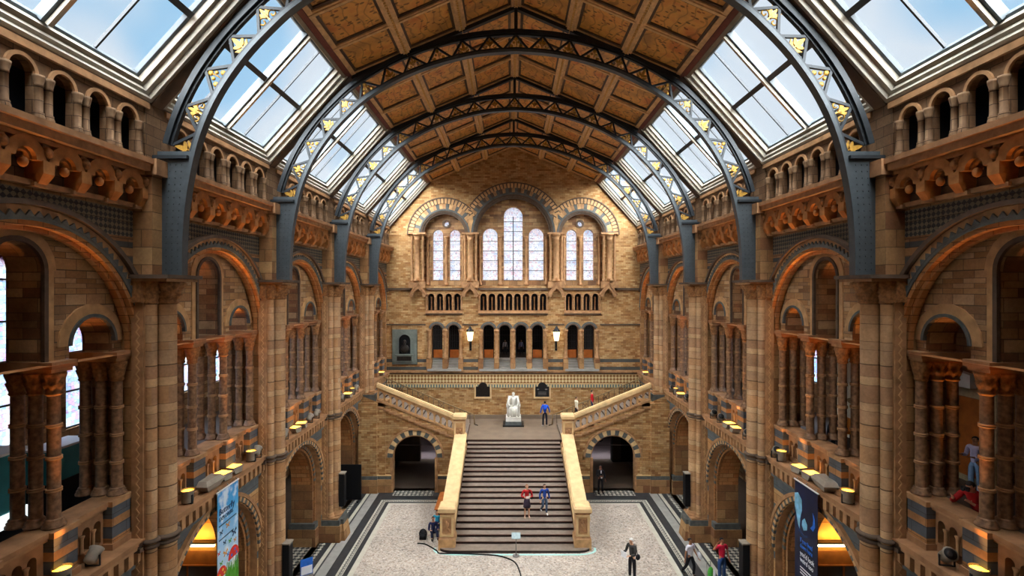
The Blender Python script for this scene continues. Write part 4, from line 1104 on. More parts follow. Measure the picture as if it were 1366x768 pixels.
# ------------------------------------------------------------------ side flights over the passages
SLP = .405
for k, e in (('L', -1), ('R', 1)):
    W = empty('wall_stair_left' if e < 0 else 'wall_stair_right', (0, 0, 0), 0, 'buff brick wall with striped round arch under the side flight, %s' % SN[k], 'wall', kind='structure')
    ztop = lambda s: 3.5 + (s - 3.6) * SLP
    P = lambda s, d, z: (e * s, d, z)
    b = MB(); b.wall(P, 3.4, 9.2, 0, ztop, [(5.88, 1.33, 2.05, 0)], 30.3, 30.85, 'end', 'trimstone', back=True, n=28)
    b.obj('brickwork', W)
    b = MB(); b.ring(P, 5.88, 2.05, 1.33, 1.64, 30.26, 30.31, ['greystone', 'palebuff'], 19); b.ring(P, 5.88, 2.05, 1.64, 1.74, 30.2, 30.31, 'trimstone', 30)
    b.ring(P, 5.88, 2.05, 1.27, 1.34, 30.3, 30.4, 'trimstone', 30)
    b.obj('arch_ring', W)
    b = MB()
    for (x0, x1) in ((3.5, 4.5), (7.26, 8.15)):
        b.box(min(e * x0, e * x1), max(e * x0, e * x1), 30.14, 30.32, 0, .78, 'sidewide'); b.box(min(e * x0, e * x1), max(e * x0, e * x1), 30.2, 30.32, .78, .98, 'greystone')
        b.box(min(e * x0, e * x1), max(e * x0, e * x1), 30.16, 30.32, .98, 1.03, 'palebuff')
    for x0 in (4.56, 7.2): b.box(min(e * x0, e * (x0 + .1)) - .03, max(e * x0, e * (x0 + .1)) + .03, 30.22, 30.32, 0, 2.05, 'trimstone')
    for x0, x1 in ((8.1, 9.2), (7.62, 8.1)): b.box(min(e * x0, e * x1), max(e * x0, e * x1), 30.1 if x0 > 8 else 30.22, 31.5, 0, 5.3, 'end')
    b.box(min(e * 8.05, e * 9.2), max(e * 8.05, e * 9.2), 30.02, 30.3, 0, .8, 'sidewide'); b.box(min(e * 8.07, e * 9.2), max(e * 8.07, e * 9.2), 30.05, 30.3, .8, 1.0, 'greystone')
    b.obj('pilaster', W)
    F = empty('side_flight', (0, 0, 0), 0, 'side flight of stone stairs with arcaded balustrade climbing from the landing, %s' % SN[k], 'staircase')
    for i in range(18):
        x0 = 3.0 + .36 * i; z1 = 2.67 + .15 * (i + 1)
        b = MB(); xa, xb = sorted((e * x0, e * (x0 + .4)))
        b.box(xa, xb, 30.85, 35.2, max(2.672, z1 - .19), z1 - .03, 'riser'); xa, xb = sorted((e * (x0 - .015), e * (x0 + .4))); b.box(xa, xb, 30.85, 35.2, z1 - .03, z1, 'tread')
        b.obj('step', F)
    b = MB()                                                     # stepped string under the balustrade
    for i in range(12):
        x0 = 3.62 + .37 * i; z = ztop(x0)
        b.box(min(e * x0, e * (x0 + .42)), max(e * x0, e * (x0 + .42)), 30.16, 30.5, z - .2, z - .06, 'trimstone')
        b.box(min(e * x0, e * (x0 + .37)), max(e * x0, e * (x0 + .37)), 30.22, 30.5, z - .06, z + .16, 'end')
    b.obj('stepped_string', F)
    Ps = lambda s, d, z: (e * s, d, 3.62 + (s - 3.6) * SLP + z)
    b = MB()
    b.wall(Ps, 3.58, 8.1, 0, .8, [(3.6 + .372 * (i + .5), .135, .46, .12) for i in range(12)], 30.24, 30.34, 'buffstone', 'trimstone', back=True, n=12)
    for i in range(12): b.ring(Ps, 3.6 + .372 * (i + .5), .46, .135, .17, 30.2, 30.25, 'trimstone', 10)
    b.obj('pierced_panel', F)
    b = MB(); b.prism([(3.58, -.02), (3.58, .08), (8.1, .08), (8.1, -.02)], Ps, 30.18, 30.48, 'trimstone'); b.obj('base_rail', F)
    b = MB(); b.box(min(e * 3.6, e * 8.1), max(e * 3.6, e * 8.1), 30.5, 30.6, 2.7, 2.71, 'riser')
    b.prism([(3.58, .78), (3.58, .9), (3.58, .98), (8.12, .98), (8.12, .9), (8.12, .78)], Ps, 30.14, 30.5, 'palebuff')
    b.prism([(3.58, .98), (3.58, 1.03), (8.12, 1.03), (8.12, .98)], Ps, 30.2, 30.44, 'palebuff'); b.obj('coping', F)
    R_ = empty('handrail'); R_.parent = F                        # iron rail on the wall side
    zr = lambda s: 2.67 + max(0, (s - 3.0)) * .417
    b = MB(); pts = [(e * 2.68, 35.2, 2.72), (e * 2.72, 35.2, 3.4)] + [(e * s, 35.2, zr(s) + .82) for s in (3.0, 4, 5, 6, 7, 8, 9, 9.6)]; b.tube(pts, .04, 'brass', 8); b.obj('rail', R_)
    b = MB()
    for q in range(19):
        s = 3.0 + q * .36; z = zr(s) + .1
        b.tube([(e * s, 35.2, z), (e * s, 35.2, z + .7)], .018, 'iron2', 6)
        if q % 4 == 1: b.tube([(e * s, 35.2, z + .7), (e * (s + .36), 35.2, z + .2)], .016, 'iron2', 6)
        if q % 4 == 1: b.tube([(e * s, 35.2, z + .35), (e * (s + .2), 35.2, z + .55), (e * (s + .36), 35.2, z + .8)], .014, 'iron2', 6)
    b.tube([(e * 2.68, 35.2, 2.72), (e * 2.5, 35.1, 2.7), (e * 2.45, 34.95, 2.72)], .03, 'iron2', 6)
    b.obj('baluster', R_)
    b = MB(); b.box(min(e * 3.0, e * 9.5), max(e * 3.0, e * 9.5), 35.2, 35.3, 2.4, 2.7, 'landing')
    P3 = lambda s, d, z: (e * s, d, z)
    b.prism([(3.0, 2.4), (3.0, 2.7), (9.48, 5.4), (9.48, 5.1)], P3, 35.2, 35.28, 'trimstone'); b.obj('outer_string', F)
    b = MB(); b.box(min(e * 9.3, e * 14.5), max(e * 9.3, e * 14.5), 30.9, 37, 5.2, 5.37, 'landing'); tag(b.obj('floor_landing'), 'upper landing floor where the side flight ends, %s' % SN[k], 'floor', kind='structure')

# ------------------------------------------------------------------ statue
r = empty('statue', (0, 35.3, 2.672), 0, 'white marble statue of a bearded seated man on a block', 'statue')
b = MB(); b.box(-.72, .72, -.62, .62, 0, .1, 'black'); b.box(-.55, .55, -.55, .55, .1, .34, 'greystone'); b.obj('base', r)
b = MB(); b.box(-.52, .52, -.52, .52, .34, .62, 'marble')
for e in (-1, 1): b.box(e * .4 - .06, e * .4 + .06, -.1, .5, .62, 1.3, 'marble'); b.box(e * .42 - .07, e * .42 + .07, -.25, .5, 1.26, 1.36, 'marble')
b.box(-.42, .42, .1, .5, .62, 1.0, 'marble'); b.taper(-.44, .44, .36, .5, 1.0, -.38, .38, .42, .5, 1.9, 'marble'); b.obj('chair', r)
# ------------------------------------------------------------------ people
def skin(vs, es, name, mat, sub=1):
    me = bpy.data.meshes.new(name); me.from_pydata([v[0] for v in vs], es, []); me.update()
    o = bpy.data.objects.new(name, me); TMP.objects.link(o)
    sk = o.modifiers.new('s', 'SKIN'); sk.use_smooth_shade = True; sk.branch_smoothing = .3
    for i, d in enumerate(me.skin_vertices[0].data):
        r = vs[i][1]; d.radius = r if isinstance(r, tuple) else (r, r); d.use_root = (i == 0)
    if sub: o.modifiers.new('u', 'SUBSURF').levels = sub
    TLAYER.update()
    dg = TLAYER.depsgraph; 
    ev = o.evaluated_get(dg)
    m2 = bpy.data.meshes.new_from_object(ev)
    m2.name = name; m2.materials.clear(); m2.materials.append(mat)
    for p in m2.polygons: p.use_smooth = True
    bpy.data.objects.remove(o); bpy.data.meshes.remove(me)
    return m2
TSC = bpy.data.scenes.new('workbench'); TMP = TSC.collection; TLAYER = TSC.view_layers[0]
PM = {}
def pm(col, rough=.75):
    if col not in PM: PM[col] = plain('cloth_' + col, col, rough, var=.15, scale=12)
    return PM[col]
def V(*a): return Vector(a)
def add_mesh_to(me, mb):
    """append the builder's shapes to an existing mesh (same object)"""
    bm = bmesh.new(); bm.from_mesh(me)
    base = len(me.materials)
    for m in mb.mats: me.materials.append(m)
    vs = [bm.verts.new(v) for v in mb.v]
    for f, k, s in zip(mb.f, mb.mi, mb.sm):
        try: q = bm.faces.new([vs[i] for i in f]); q.material_index = base + k; q.smooth = s
        except ValueError: pass
    bm.to_mesh(me); bm.free(); me.update()
DOWN = V(0, 0, -1)
def person(label, loc, rz, H=1.72, skincol='c99a7c', haircol='2e2018', top='3050a0', legs='23242a', shoes='201c1a', sleeve=1.0, skirt=None, hair='short',
           lean=V(0, 0, 1), la=(V(.15, 0, -1), V(.1, -.1, -1)), ra=(V(-.15, 0, -1), V(-.1, -.1, -1)), ll=(V(.06, 0, -1), V(.02, 0, -1)), rl=(V(-.06, 0, -1), V(-.02, 0, -1)),
           headdir=V(0, 0, 1), jacket_open=None, z_seat=None, build=1.0, name='person', marble=False, group=None, coat=False):
    h = H
    P0 = V(0, 0, 0); L = lean.normalized()
    side = V(1, 0, 0)
    chest = P0 + L * .2 * h; neck = P0 + L * .3 * h
    hd = (headdir.normalized() + L * .3).normalized()
    nb = neck + hd * .025 * h; head = neck + hd * .087 * h
    sh = {1: neck - L * .035 * h + side * .105 * h * build, -1: neck - L * .035 * h - side * .105 * h * build}
    J = {}
    for e, arm in ((1, la), (-1, ra)):
        el = sh[e] + arm[0].normalized() * .172 * h; wr = el + arm[1].normalized() * .145 * h
        J[e, 'el'], J[e, 'wr'], J[e, 'hd'] = el, wr, arm[1].normalized()
    for e, leg in ((1, ll), (-1, rl)):
        hp = P0 + side * e * .052 * h; kn = hp + leg[0].normalized() * .245 * h; an = kn + leg[1].normalized() * .24 * h
        J[e, 'hp'], J[e, 'kn'], J[e, 'an'] = hp, kn, an
        J[e, 'toe'] = an + V(e * .015 * h, -.085 * h, -.028 * h)
    lo = min(J[1, 'an'].z, J[-1, 'an'].z) - .046 * h
    off = V(0, 0, -lo)
    r = empty(name, loc, rz, label, 'person' if not marble else 'statue', group)
    A = lambda v: tuple(v + off)
    sm = plain('skin_' + skincol, skincol, .55, var=.08, scale=20) if ('s' + skincol) not in PM and not marble else (M['marble'] if marble else PM['s' + skincol])
    if not marble: PM['s' + skincol] = sm
    q = h / 1.75
    vs = [(A(P0), .075 * q), (A(chest), .085 * q), (A(neck - L * .03 * h), .065 * q), (A(nb), .05 * q), (A(head - hd * .03 * h), .062 * q), (A(head), .078 * q), (A(head + hd * .032 * h), .066 * q)]
    es = [(0, 1), (1, 2), (2, 3), (3, 4), (4, 5), (5, 6)]
    for e in (1, -1):
        i = len(vs); vs += [(A(sh[e]), .046 * q), (A(J[e, 'el']), .042 * q), (A(J[e, 'wr']), .028 * q)]
        es += [(2, i), (i, i + 1), (i + 1, i + 2)]
        d = J[e, 'hd']; palm = J[e, 'wr'] + d * .045 * h; acr = d.cross(V(0, 1, 0) if abs(d.y) < .8 else V(0, 0, 1)).normalized()
        k = len(vs); vs.append((A(palm), (.03 * q, .02 * q))); es.append((i + 2, k))
        curl = V(0, -.4, 0) if abs(d.y) < .8 else V(0, 0, -.4)
        for f, (o_, ln) in enumerate(((-.026, .036), (-.009, .043), (.009, .041), (.025, .033))):
            b0 = palm + d * .012 * h + acr * o_ * q; b1 = b0 + (d + curl * .3).normalized() * ln * .6 * h; b2 = b1 + (d + curl * 1.2).normalized() * ln * .5 * h
            j = len(vs); vs += [(A(b0), .0095 * q), (A(b1), .009 * q), (A(b2), .0075 * q)]; es += [(k, j), (j, j + 1), (j + 1, j + 2)]
        t0 = palm - d * .008 * h - acr * .032 * q * e; t1 = t0 + (d * .7 - acr * e * .7).normalized() * .028 * h
        j = len(vs); vs += [(A(t0), .0105 * q), (A(t1), .009 * q)]; es += [(k, j), (j, j + 1)]
    for e in (1, -1):
        i = len(vs); vs += [(A(J[e, 'hp']), .062 * q), (A(J[e, 'kn']), .052 * q), (A((J[e, 'kn'] * .55 + J[e, 'an'] * .45)), .052 * q), (A(J[e, 'an']), .034 * q), (A(J[e, 'toe']), .03 * q)]
        es += [(0, i), (i, i + 1), (i + 1, i + 2), (i + 2, i + 3), (i + 3, i + 4)]
    body = skin(vs, es, 'body', sm)
    # facial features on the same mesh
    fwd = (V(0, -1, 0) - hd * V(0, -1, 0).dot(hd)).normalized()
    f = MB(); hc = head + off
    rt = hd.cross(fwd)
    f.ell(hc + fwd * .082 * q - hd * .012 * q, (.014 * q, .022 * q, .024 * q), sm, 8, 6)
    for e in (-1, 1):
        f.ell(hc + rt * e * .077 * q - hd * .005 * q, (.014 * q, .02 * q, .03 * q), sm, 8, 6)
        f.ell(hc + fwd * .073 * q + rt * e * .03 * q + hd * .018 * q, (.012 * q, .008 * q, .007 * q), M['marble'] if marble else M['blackmat'], 8, 6)
    f.ell(hc + fwd * .072 * q - hd * .05 * q, (.024 * q, .01 * q, .007 * q), sm if marble else pm('9a5348'), 8, 6)
    f.ell(hc - hd * .075 * q + fwd * .045 * q, (.035 * q, .03 * q, .025 * q), sm, 8, 6)
    add_mesh_to(body, f)
    mobj('body', body, r)
    hm = M['marble'] if marble else pm(haircol, .6)
    # clothes
    def shell(nm, vs, es, m): mobj(nm, skin(vs, es, nm, m), r)
    tm = M['marble'] if marble else pm(top)
    tv = [(A(P0 + L * .1 * h), .128 * q * build), (A(P0 + L * .02 * h), .13 * q * build), (A(chest), .135 * q * build), (A(neck - L * .03 * h), .105 * q), (A(neck + L * .004 * h), .066 * q)]
    te = [(1, 0), (0, 2), (2, 3), (3, 4)]
    for e in (1, -1):
        i = len(tv); tv += [(A(sh[e]), .07 * q)]; te += [(3, i)]
        if sleeve > .5: tv += [(A(J[e, 'el']), .056 * q), (A(J[e, 'wr'] - J[e, 'hd'] * .01 * h), .044 * q)]; te += [(i, i + 1), (i + 1, i + 2)]
        else: tv += [(A(sh[e].lerp(J[e, 'el'], .7)), .062 * q)]; te += [(i, i + 1)]
        tv += [(A(J[e, 'hp'] + L * .0 * h), .095 * q * build)]; te += [(1, len(tv) - 1)]
    shell('jacket' if sleeve > .5 else 'shirt', tv, te, tm)
    if jacket_open:
        b = MB(); c = chest + off + V(0, -.125 * q * build, .05 * q)
        b.ell(c, (.035 * q, .03 * q, .11 * q), pm(jacket_open), 8, 6); b.obj('shirt_front', r)
    if skirt:
        b = MB(); zc = (P0 + off).z
        b.lathe([(.125 * q, zc + .06 * q), (.15 * q, zc - .04 * q), (.17 * q, zc - .2 * q), (.185 * q, zc - .38 * q)], pm(skirt), n=18, lobes=6, amp=.06, lz=(0, zc - .1 * q)); b.obj('skirt', r)
    else:
        lm = M['marble'] if marble else pm(legs)
        pv = [(A(P0 + L * .045 * h), .115 * q * build), (A(P0 - L * .01 * h), .12 * q * build)]; pe = [(0, 1)]
        for e in (1, -1):
            i = len(pv); pv += [(A(J[e, 'hp']), .095 * q * build), (A(J[e, 'kn']), .074 * q), (A(J[e, 'an'] + V(0, 0, .01)), .06 * q)]; pe += [(1, i), (i, i + 1), (i + 1, i + 2)]
        shell('trousers', pv, pe, lm)
    for e in (1, -1):
        b = MB(); an, toe = J[e, 'an'] + off, J[e, 'toe'] + off
        d = (toe - an); b.ell((an + toe) / 2 + V(0, 0, -.004), (.045 * q, .12 * q, .042 * q), M['marble'] if marble else pm(shoes), 12, 8, Matrix.Rotation(math.atan2(d.z, -d.y) * -.3, 3, 'X')); b.obj('shoe', r)
    b = MB()
    R3 = Matrix((rt, -fwd, hd)).transposed()
    b.ell(hc - fwd * .012 * q + hd * .018 * q, (.084 * q, .092 * q, .088 * q), hm, 14, 10, R3)
    # cut the face clear: keep only hair verts behind the hairline
    keep = [i for i, v in enumerate(b.v) if (Vector(v) - hc).dot(fwd) < .035 * q + max(0, (Vector(v) - hc).dot(hd) - .03 * q) * .9 and (Vector(v) - hc).dot(hd) > -.05 * q]
    ks = set(keep)
    fs = [(ff, k, s_) for ff, k, s_ in zip(b.f, b.mi, b.sm) if all(i in ks for i in ff)]
    b.f = [x[0] for x in fs]; b.mi = [x[1] for x in fs]; b.sm = [x[2] for x in fs]
    if hair == 'long': b.ell(hc - fwd * .045 * q - hd * .06 * q, (.082 * q, .055 * q, .14 * q), hm, 12, 8, R3)
    if hair == 'bun': b.ell(hc - fwd * .1 * q + hd * .02 * q, (.04 * q, .04 * q, .04 * q), hm, 8, 6)
    if hair == 'beard': b.ell(hc + fwd * .05 * q - hd * .1 * q, (.06 * q, .045 * q, .1 * q), hm, 10, 8, R3)
    b.obj('hair', r)
    r['H'] = H
    return r, {k: v + off for k, v in J.items()}, head + off, P0 + off, chest + off
def bag(r, c, rad, col, nm='backpack'):
    b = MB(); b.ell(c, rad, pm(col), 12, 8); b.ell((c[0], c[1] + rad[1] * .5, c[2] - rad[2] * .3), (rad[0] * .7, rad[1] * .8, rad[2] * .5), pm(col), 10, 6)
    for e in (-1, 1): b.tube([(c[0] + e * rad[0] * .6, c[1], c[2] + rad[2] * .8), (c[0] + e * rad[0] * .7, c[1] - .22, c[2] + rad[2] * .9), (c[0] + e * rad[0] * .7, c[1] - .25, c[2] - rad[2] * .3), (c[0] + e * rad[0] * .6, c[1] - .02, c[2] - rad[2] * .6)], .02, pm(col), 6)
    return b.obj(nm, r)

# woman coming down the stairs
y = 25.45
r, J, hd, pv, ch = person('woman with red top, dark skirt and bare legs coming down the steps', (.62, y, stepz(y)), .1, 1.7, haircol='8a5a34', top='b01f22', skirt='3a3040', shoes='c8a890', hair='long',
    la=(V(.35, -.1, -1), V(-.6, -.8, .15)), ra=(V(-.35, -.1, -1), V(.6, -.8, .1)), ll=(V(.03, -.02, -1), V(0, .0, -1)), rl=(V(-.03, -.02, -1), V(0, 0, -1)))
b = MB(); b.ell((.24, .02, 1.02), (.06, .12, .12), pm('1a1a1c'), 10, 6); b.tube([(.22, .02, 1.1), (.12, -.1, 1.4), (-.02, .0, 1.47)], .014, pm('1a1a1c'), 6); b.obj('shoulder_bag', r)
b = MB(); b.box(-.09, .09, -.36, -.34, 1.08, 1.2, pm('e8d8d0')); b.obj('leaflet', r)
y = 25.5
person('boy with blue jumper, jeans and white trainers stepping down beside the woman', (1.5, y, stepz(y)), .25, 1.58, haircol='3a2416', top='24479a', legs='44566e', shoes='e8e8e4',
    la=(V(.25, .1, -1), V(.1, -.3, -1)), ra=(V(-.3, .05, -1), V(.0, -.35, -1)), ll=(V(.05, -.05, -1), V(.0, .0, -1)), rl=(V(-.05, -.15, -1), V(-.05, .75, -.7)), headdir=V(-.05, -.25, 1))
r, J, hd, pv, ch = person('white-haired man all in dark clothes reading a white sheet on the terrazzo', (4.85, 21.15, 0), -.95, 1.78, haircol='d8d6d0', top='3a3a38', legs='191a20', shoes='121212',
    la=(V(.2, -.25, -1), V(-.25, -1, .1)), ra=(V(-.2, -.25, -1), V(.25, -1, .1)), headdir=V(0, -.35, 1), lean=V(0, -.06, 1))
b = MB(); b.box(-.15, .15, -.52, -.5, pv.z + .12, pv.z + .36, pm('f0f0f0')); b.box(-.15, .15, -.515, -.5, pv.z + .14, pv.z + .16, pm('c8c8c8')); b.obj('paper', r)
b = MB(); b.ell((.2, .12, pv.z + .02), (.08, .12, .12), pm('222226'), 10, 6); b.tube([(.2, .1, pv.z + .1), (.05, .18, pv.z + .45), (-.12, 0, pv.z + .52)], .015, pm('222226'), 6); b.obj('shoulder_bag', r)
r, J, hd, pv, ch = person('woman with white short-sleeved top and black trousers walking with a pale bag', (7.33, 21.35, 0), .55, 1.66, skincol='9c6a4c', haircol='1c1512', top='d8d4dc', legs='15151a', sleeve=.3, hair='bun', shoes='141414',
    la=(V(.2, -.1, -1), V(.1, -.7, -.8)), ra=(V(-.2, .15, -1), V(-.1, .05, -1)), ll=(V(.05, -.3, -1), V(.0, .1, -1)), rl=(V(-.05, .25, -1), V(-.02, .6, -.9)))
b = MB(); b.ell((.3, -.2, pv.z + .0), (.07, .14, .17), pm('dcdce6'), 10, 6); b.tube([(.3, -.28, pv.z + .12), (.3, -.2, pv.z + .24), (.3, -.12, pv.z + .12)], .012, pm('dcdce6'), 6); b.obj('bag', r)
person('man with bright pink-red T-shirt and jeans rubbing his neck beside the pier', (8.55, 21.1, 0), .35, 1.78, skincol='b57a5a', haircol='1e1714', top='d01c40', legs='2f4c7c', sleeve=.3, build=1.12, shoes='30343a',
    la=(V(.3, .05, -1), V(.12, -.25, -1)), ra=(V(-.9, -.2, -.2), V(.65, -.15, .9)))
r, J, hd, pv, ch = person('man in black suit and white shirt standing inside the striped arch', (5.1, 30.05, .004), .2, 1.72, skincol='7d5240', haircol='151010', top='15151a', legs='14141a', jacket_open='e6e6e8',
    la=(V(.25, 0, -1), V(.15, -.2, -1)), ra=(V(-.2, -.1, -1), V(.6, -.8, .1)))
b = MB(); b.ell((0, -.2, 1.0), (.06, .02, .06), pm('e8e8f0'), 8, 6); b.obj('pass_card', r)
r, J, hd, pv, ch = person('person in bright blue top seen from behind, standing on the landing by the handrail', (2.15, 34.85, 2.67), PI + .25, 1.78, haircol='1d1512', top='1f5ad0', legs='141826', shoes='d8d8d8',
    la=(V(.3, 0, -1), V(.1, -.5, -1)), ra=(V(-.4, .1, -1), V(-.25, -.3, -1)))
bag(r, (.05, .2, ch.z + .02), (.15, .1, .22), '1850c8')
y = 33.95; x = 3 + .36 * 3 + .11; sz = 2.67 + .15 * (int((x - 3.0) / .36) + 1)
person('woman with cream jacket and black trousers climbing the side flight', (x, y, sz), PI * .5 + .3, 1.68, haircol='6a5034', top='d6ccb4', legs='17171c', hair='short',
    la=(V(.2, -.2, -1), V(.1, -.6, -.8)), ra=(V(-.2, .2, -1), V(-.1, -.2, -1)), ll=(V(.05, -.08, -1), V(0, .06, -1)), rl=(V(-.05, -.04, -1), V(0, .08, -1)))
x = 3 + .36 * 6 + .11; sz = 2.67 + .15 * (int((x - 3.0) / .36) + 1)
person('person with bright red top higher up the side flight', (x, 34.2, sz), PI * .5, 1.6, haircol='241a16', top='c81820', legs='202a48',
    la=(V(.2, -.3, -1), V(.1, -.5, -.9)), ra=(V(-.2, .1, -1), V(-.1, -.2, -1)), ll=(V(.05, -.08, -1), V(0, .06, -1)), rl=(V(-.05, -.04, -1), V(0, .08, -1)))
# seated pair by the newel
sit = dict(ll=(V(.12, -1, .9), V(.03, -.6, -1)), rl=(V(-.12, -1, .9), V(-.03, -.6, -1)))
person('person in navy clothes sitting on the floor against the stair flank', (-3.98, 24.95, 0.0), .3, 1.66, haircol='3a261a', top='1c2450', legs='1e2440', hair='short', lean=V(0, .12, 1),
    la=(V(.2, -.5, -1), V(-.2, -1, .3)), ra=(V(-.2, -.5, -1), V(.2, -1, .3)), **sit)
person('person with turquoise top sitting on the floor behind the navy one', (-3.92, 25.75, 0.0), -.1, 1.6, haircol='2c1e16', top='27a3c4', legs='2a3350', lean=V(0, .1, 1),
    la=(V(.2, -.4, -1), V(-.2, -1, .2)), ra=(V(-.2, -.4, -1), V(.2, -1, .2)), **sit)
b = MB(); b.ell((0, 0, .22), (.2, .15, .25), pm('121318'), 14, 8); b.box(-.16, .16, -.14, .12, 0, .3, pm('121318')); b.ell((0, -.14, .15), (.16, .08, .12), pm('121318'), 10, 6); b.tube([(-.08, 0, .4), (0, 0, .46), (.08, 0, .4)], .015, pm('121318'), 6)
o = b.obj('backpack', None, (-4.42, 24.62, 0)); tag(o, 'black backpack lying on the floor beside the seated pair', 'backpack')
# people in the gallery on the dark banner side
r, J, hd, pv, ch = person('man in red jacket leaning over the gallery parapet with a camera', (10.2, 11.3, 6.1), -PI * .5 + .35, 1.84, skincol='b98468', haircol='1c1512', top='a81c1c', legs='1c2438', lean=V(0, -.45, .9),
    headdir=V(0, -.5, .7), la=(V(.35, -.55, -.75), V(-.45, -.75, .55)), ra=(V(-.35, -.55, -.75), V(.45, -.75, .55)), ll=(V(.05, -.12, -1), V(0, .15, -1)), rl=(V(-.05, -.12, -1), V(0, .15, -1)))
b = MB(); c = hd + V(0, -.17, -.03); b.box(c.x - .07, c.x + .07, c.y - .03, c.y + .03, c.z - .045, c.z + .045, 'black'); 
b.tube([(c.x, c.y - .02, c.z), (c.x, c.y - .1, c.z - .01)], .035, 'black', 12); b.obj('camera', r)
person('person with pale lilac shirt and light jeans standing in the gallery', (13.2, 14.7, 6.1), -PI * .45, 1.72, skincol='9a6a50', haircol='17110f', top='b7b0cc', legs='7f9cc0',
    la=(V(.2, -.1, -1), V(-.3, -.9, .2)), ra=(V(-.2, -.1, -1), V(.3, -.9, .2)))
person('person with purple checked shirt standing behind the lilac shirt', (12.75, 15.15, 6.1), -PI * .3, 1.62, skincol='9a6a50', haircol='17110f', top='6c2a5a', legs='191920')
person('dark-clothed visitor in the gallery past the banner, seen between column clusters', (10.75, 17.15, 6.1), PI * .8, 1.7, top='1a1a1f', legs='15151a')
# visitors far inside the passage
for i, (x, y, c) in enumerate(((6.15, 39.4, '242030'), (5.6, 40.2, '2a2426'), (6.9, 40.4, '1c2026'))):
    person('visitor far inside the passage behind the suited man, %s' % ['in bluish black', 'in brownish black', 'in greenish black'][i], (x, y, 0), .5 * i, 1.7, top=c, legs='15151c')
for i, (x, c) in enumerate(((-.62, 'd8d8e0'), (.62, '8f92c0'))):
    person('visitor with %s seen through the low arcade doors above the statue' % ('white shirt' if i == 0 else 'lilac shirt'), (x, 39.2, 7.0), PI * .1, 1.2, top=c, legs='202028')
# marble figure of the statue
sr = bpy.data.objects['statue']
keep = list(bpy.data.objects)
r, J, hd, pv, ch = person('x', (0, 0, 0), 0, 2.15, marble=True, hair='beard', build=1.2, name='figure', lean=V(0, .03, 1), headdir=V(0, -.12, 1),
    la=(V(.4, -.2, -1), V(-.3, -.9, -.15)), ra=(V(-.4, -.2, -1), V(.3, -.9, -.15)), ll=(V(.18, -1, -.1), V(.02, -.1, -1)), rl=(V(-.18, -1, -.1), V(-.02, .12, -1)))
for p in ('label', 'category', 'H'):
    if p in r: del r[p]
r.parent = sr; r.location = (0, .12, .6)
b = MB()                                                         # robe falling from the knees and cloak on the shoulders
kz = J[1, 'kn'].z
b.taper(-.36, .36, -.52, .05, .03, -.3, .3, -.5, .1, kz + .07, 'marble')
for i in range(7):
    x = -.3 + .1 * i; b.tube([(x * 1.15, -.54, .04), (x, -.53, kz * .5), (x * .8, -.5, kz + .06)], [.05, .045, .03], 'marble', 8)
b.taper(-.42, .42, .0, .34, pv.z - .1, -.3, .3, .0, .22, ch.z + .22, 'marble')
for e in (-1, 1): b.tube([(e * .27, -.05, ch.z + .2), (e * .36, -.16, ch.z - .1), (e * .33, -.3, pv.z + .05)], [.07, .09, .08], 'marble', 8)
b.obj('robe', r)
bpy.data.scenes.remove(TSC)
for o in bpy.data.objects:
    if 'H' in o: del o['H']
# ------------------------------------------------------------------ banners
def text(s, size, m, parent, loc, rot, align='LEFT', name='lettering', sx=1.0, ext=.004):
    cu = bpy.data.curves.new(name, 'FONT'); cu.body = s; cu.size = size; cu.align_x = align; cu.extrude = ext; cu.space_line = .9
    o = bpy.data.objects.new(name, cu); COL.objects.link(o)
    dg = bpy.context.evaluated_depsgraph_get(); me = bpy.data.meshes.new_from_object(o.evaluated_get(dg))
    bpy.data.objects.remove(o); me.materials.clear(); me.materials.append(m)
    o = mobj(name, me, parent, loc); o.rotation_euler = rot; o.scale = (sx, 1, 1); return o
s = NT('butterfly_banner_print'); tc = s.n('ShaderNodeTexCoord'); p = s.n('ShaderNodeSeparateXYZ', None, Vector=tc.outputs['Object'])
nz = s.n('ShaderNodeTexNoise', None, Vector=tc.outputs['Object'], Scale=2.2, Detail=4.0)
t = s.math('DIVIDE', s.math('ADD', p.outputs[2], 3.3), 3.3)
c = s.ramp(t, [(0, lin('cfe2ee')), (.45, lin('a8d2ee')), (.8, lin('4aa8e0')), (1, lin('2a8fd6'))])
c = s.mix(s.ramp(nz.outputs[0], [(.5, (0, 0, 0, 1)), (.62, (.8, .8, .8, 1))]), c, lin('e9f2f8'))
M['bfly'] = s.bsdf(c, .6)
s = NT('deep_blue_banner_print'); tc = s.n('ShaderNodeTexCoord')
nz = s.n('ShaderNodeTexNoise', None, Vector=tc.outputs['Object'], Scale=1.2, Detail=3.0)
M['deep'] = s.bsdf(s.ramp(nz.outputs[0], [(.3, lin('060b1c')), (.7, lin('0e1d44'))]), .5)
M['dkblue'] = plain('banner_dark_blue', '16345e', .6); M['brblue'] = plain('banner_bright_blue', '2f6fd0', .6); M['pwhite'] = plain('banner_white', 'e8ecf2', .6, var=.03)
M['pred'] = plain('banner_red', 'd8301e', .6); M['pgreen'] = plain('banner_green', '58a82a', .6); M['porange'] = plain('banner_orange', 'e59a3c', .6); M['pyellow'] = plain('banner_yellow', 'e8c83a', .6)
M['iceblue'] = plain('banner_ice_blue', '7fc0e0', .5, var=.4, scale=5)
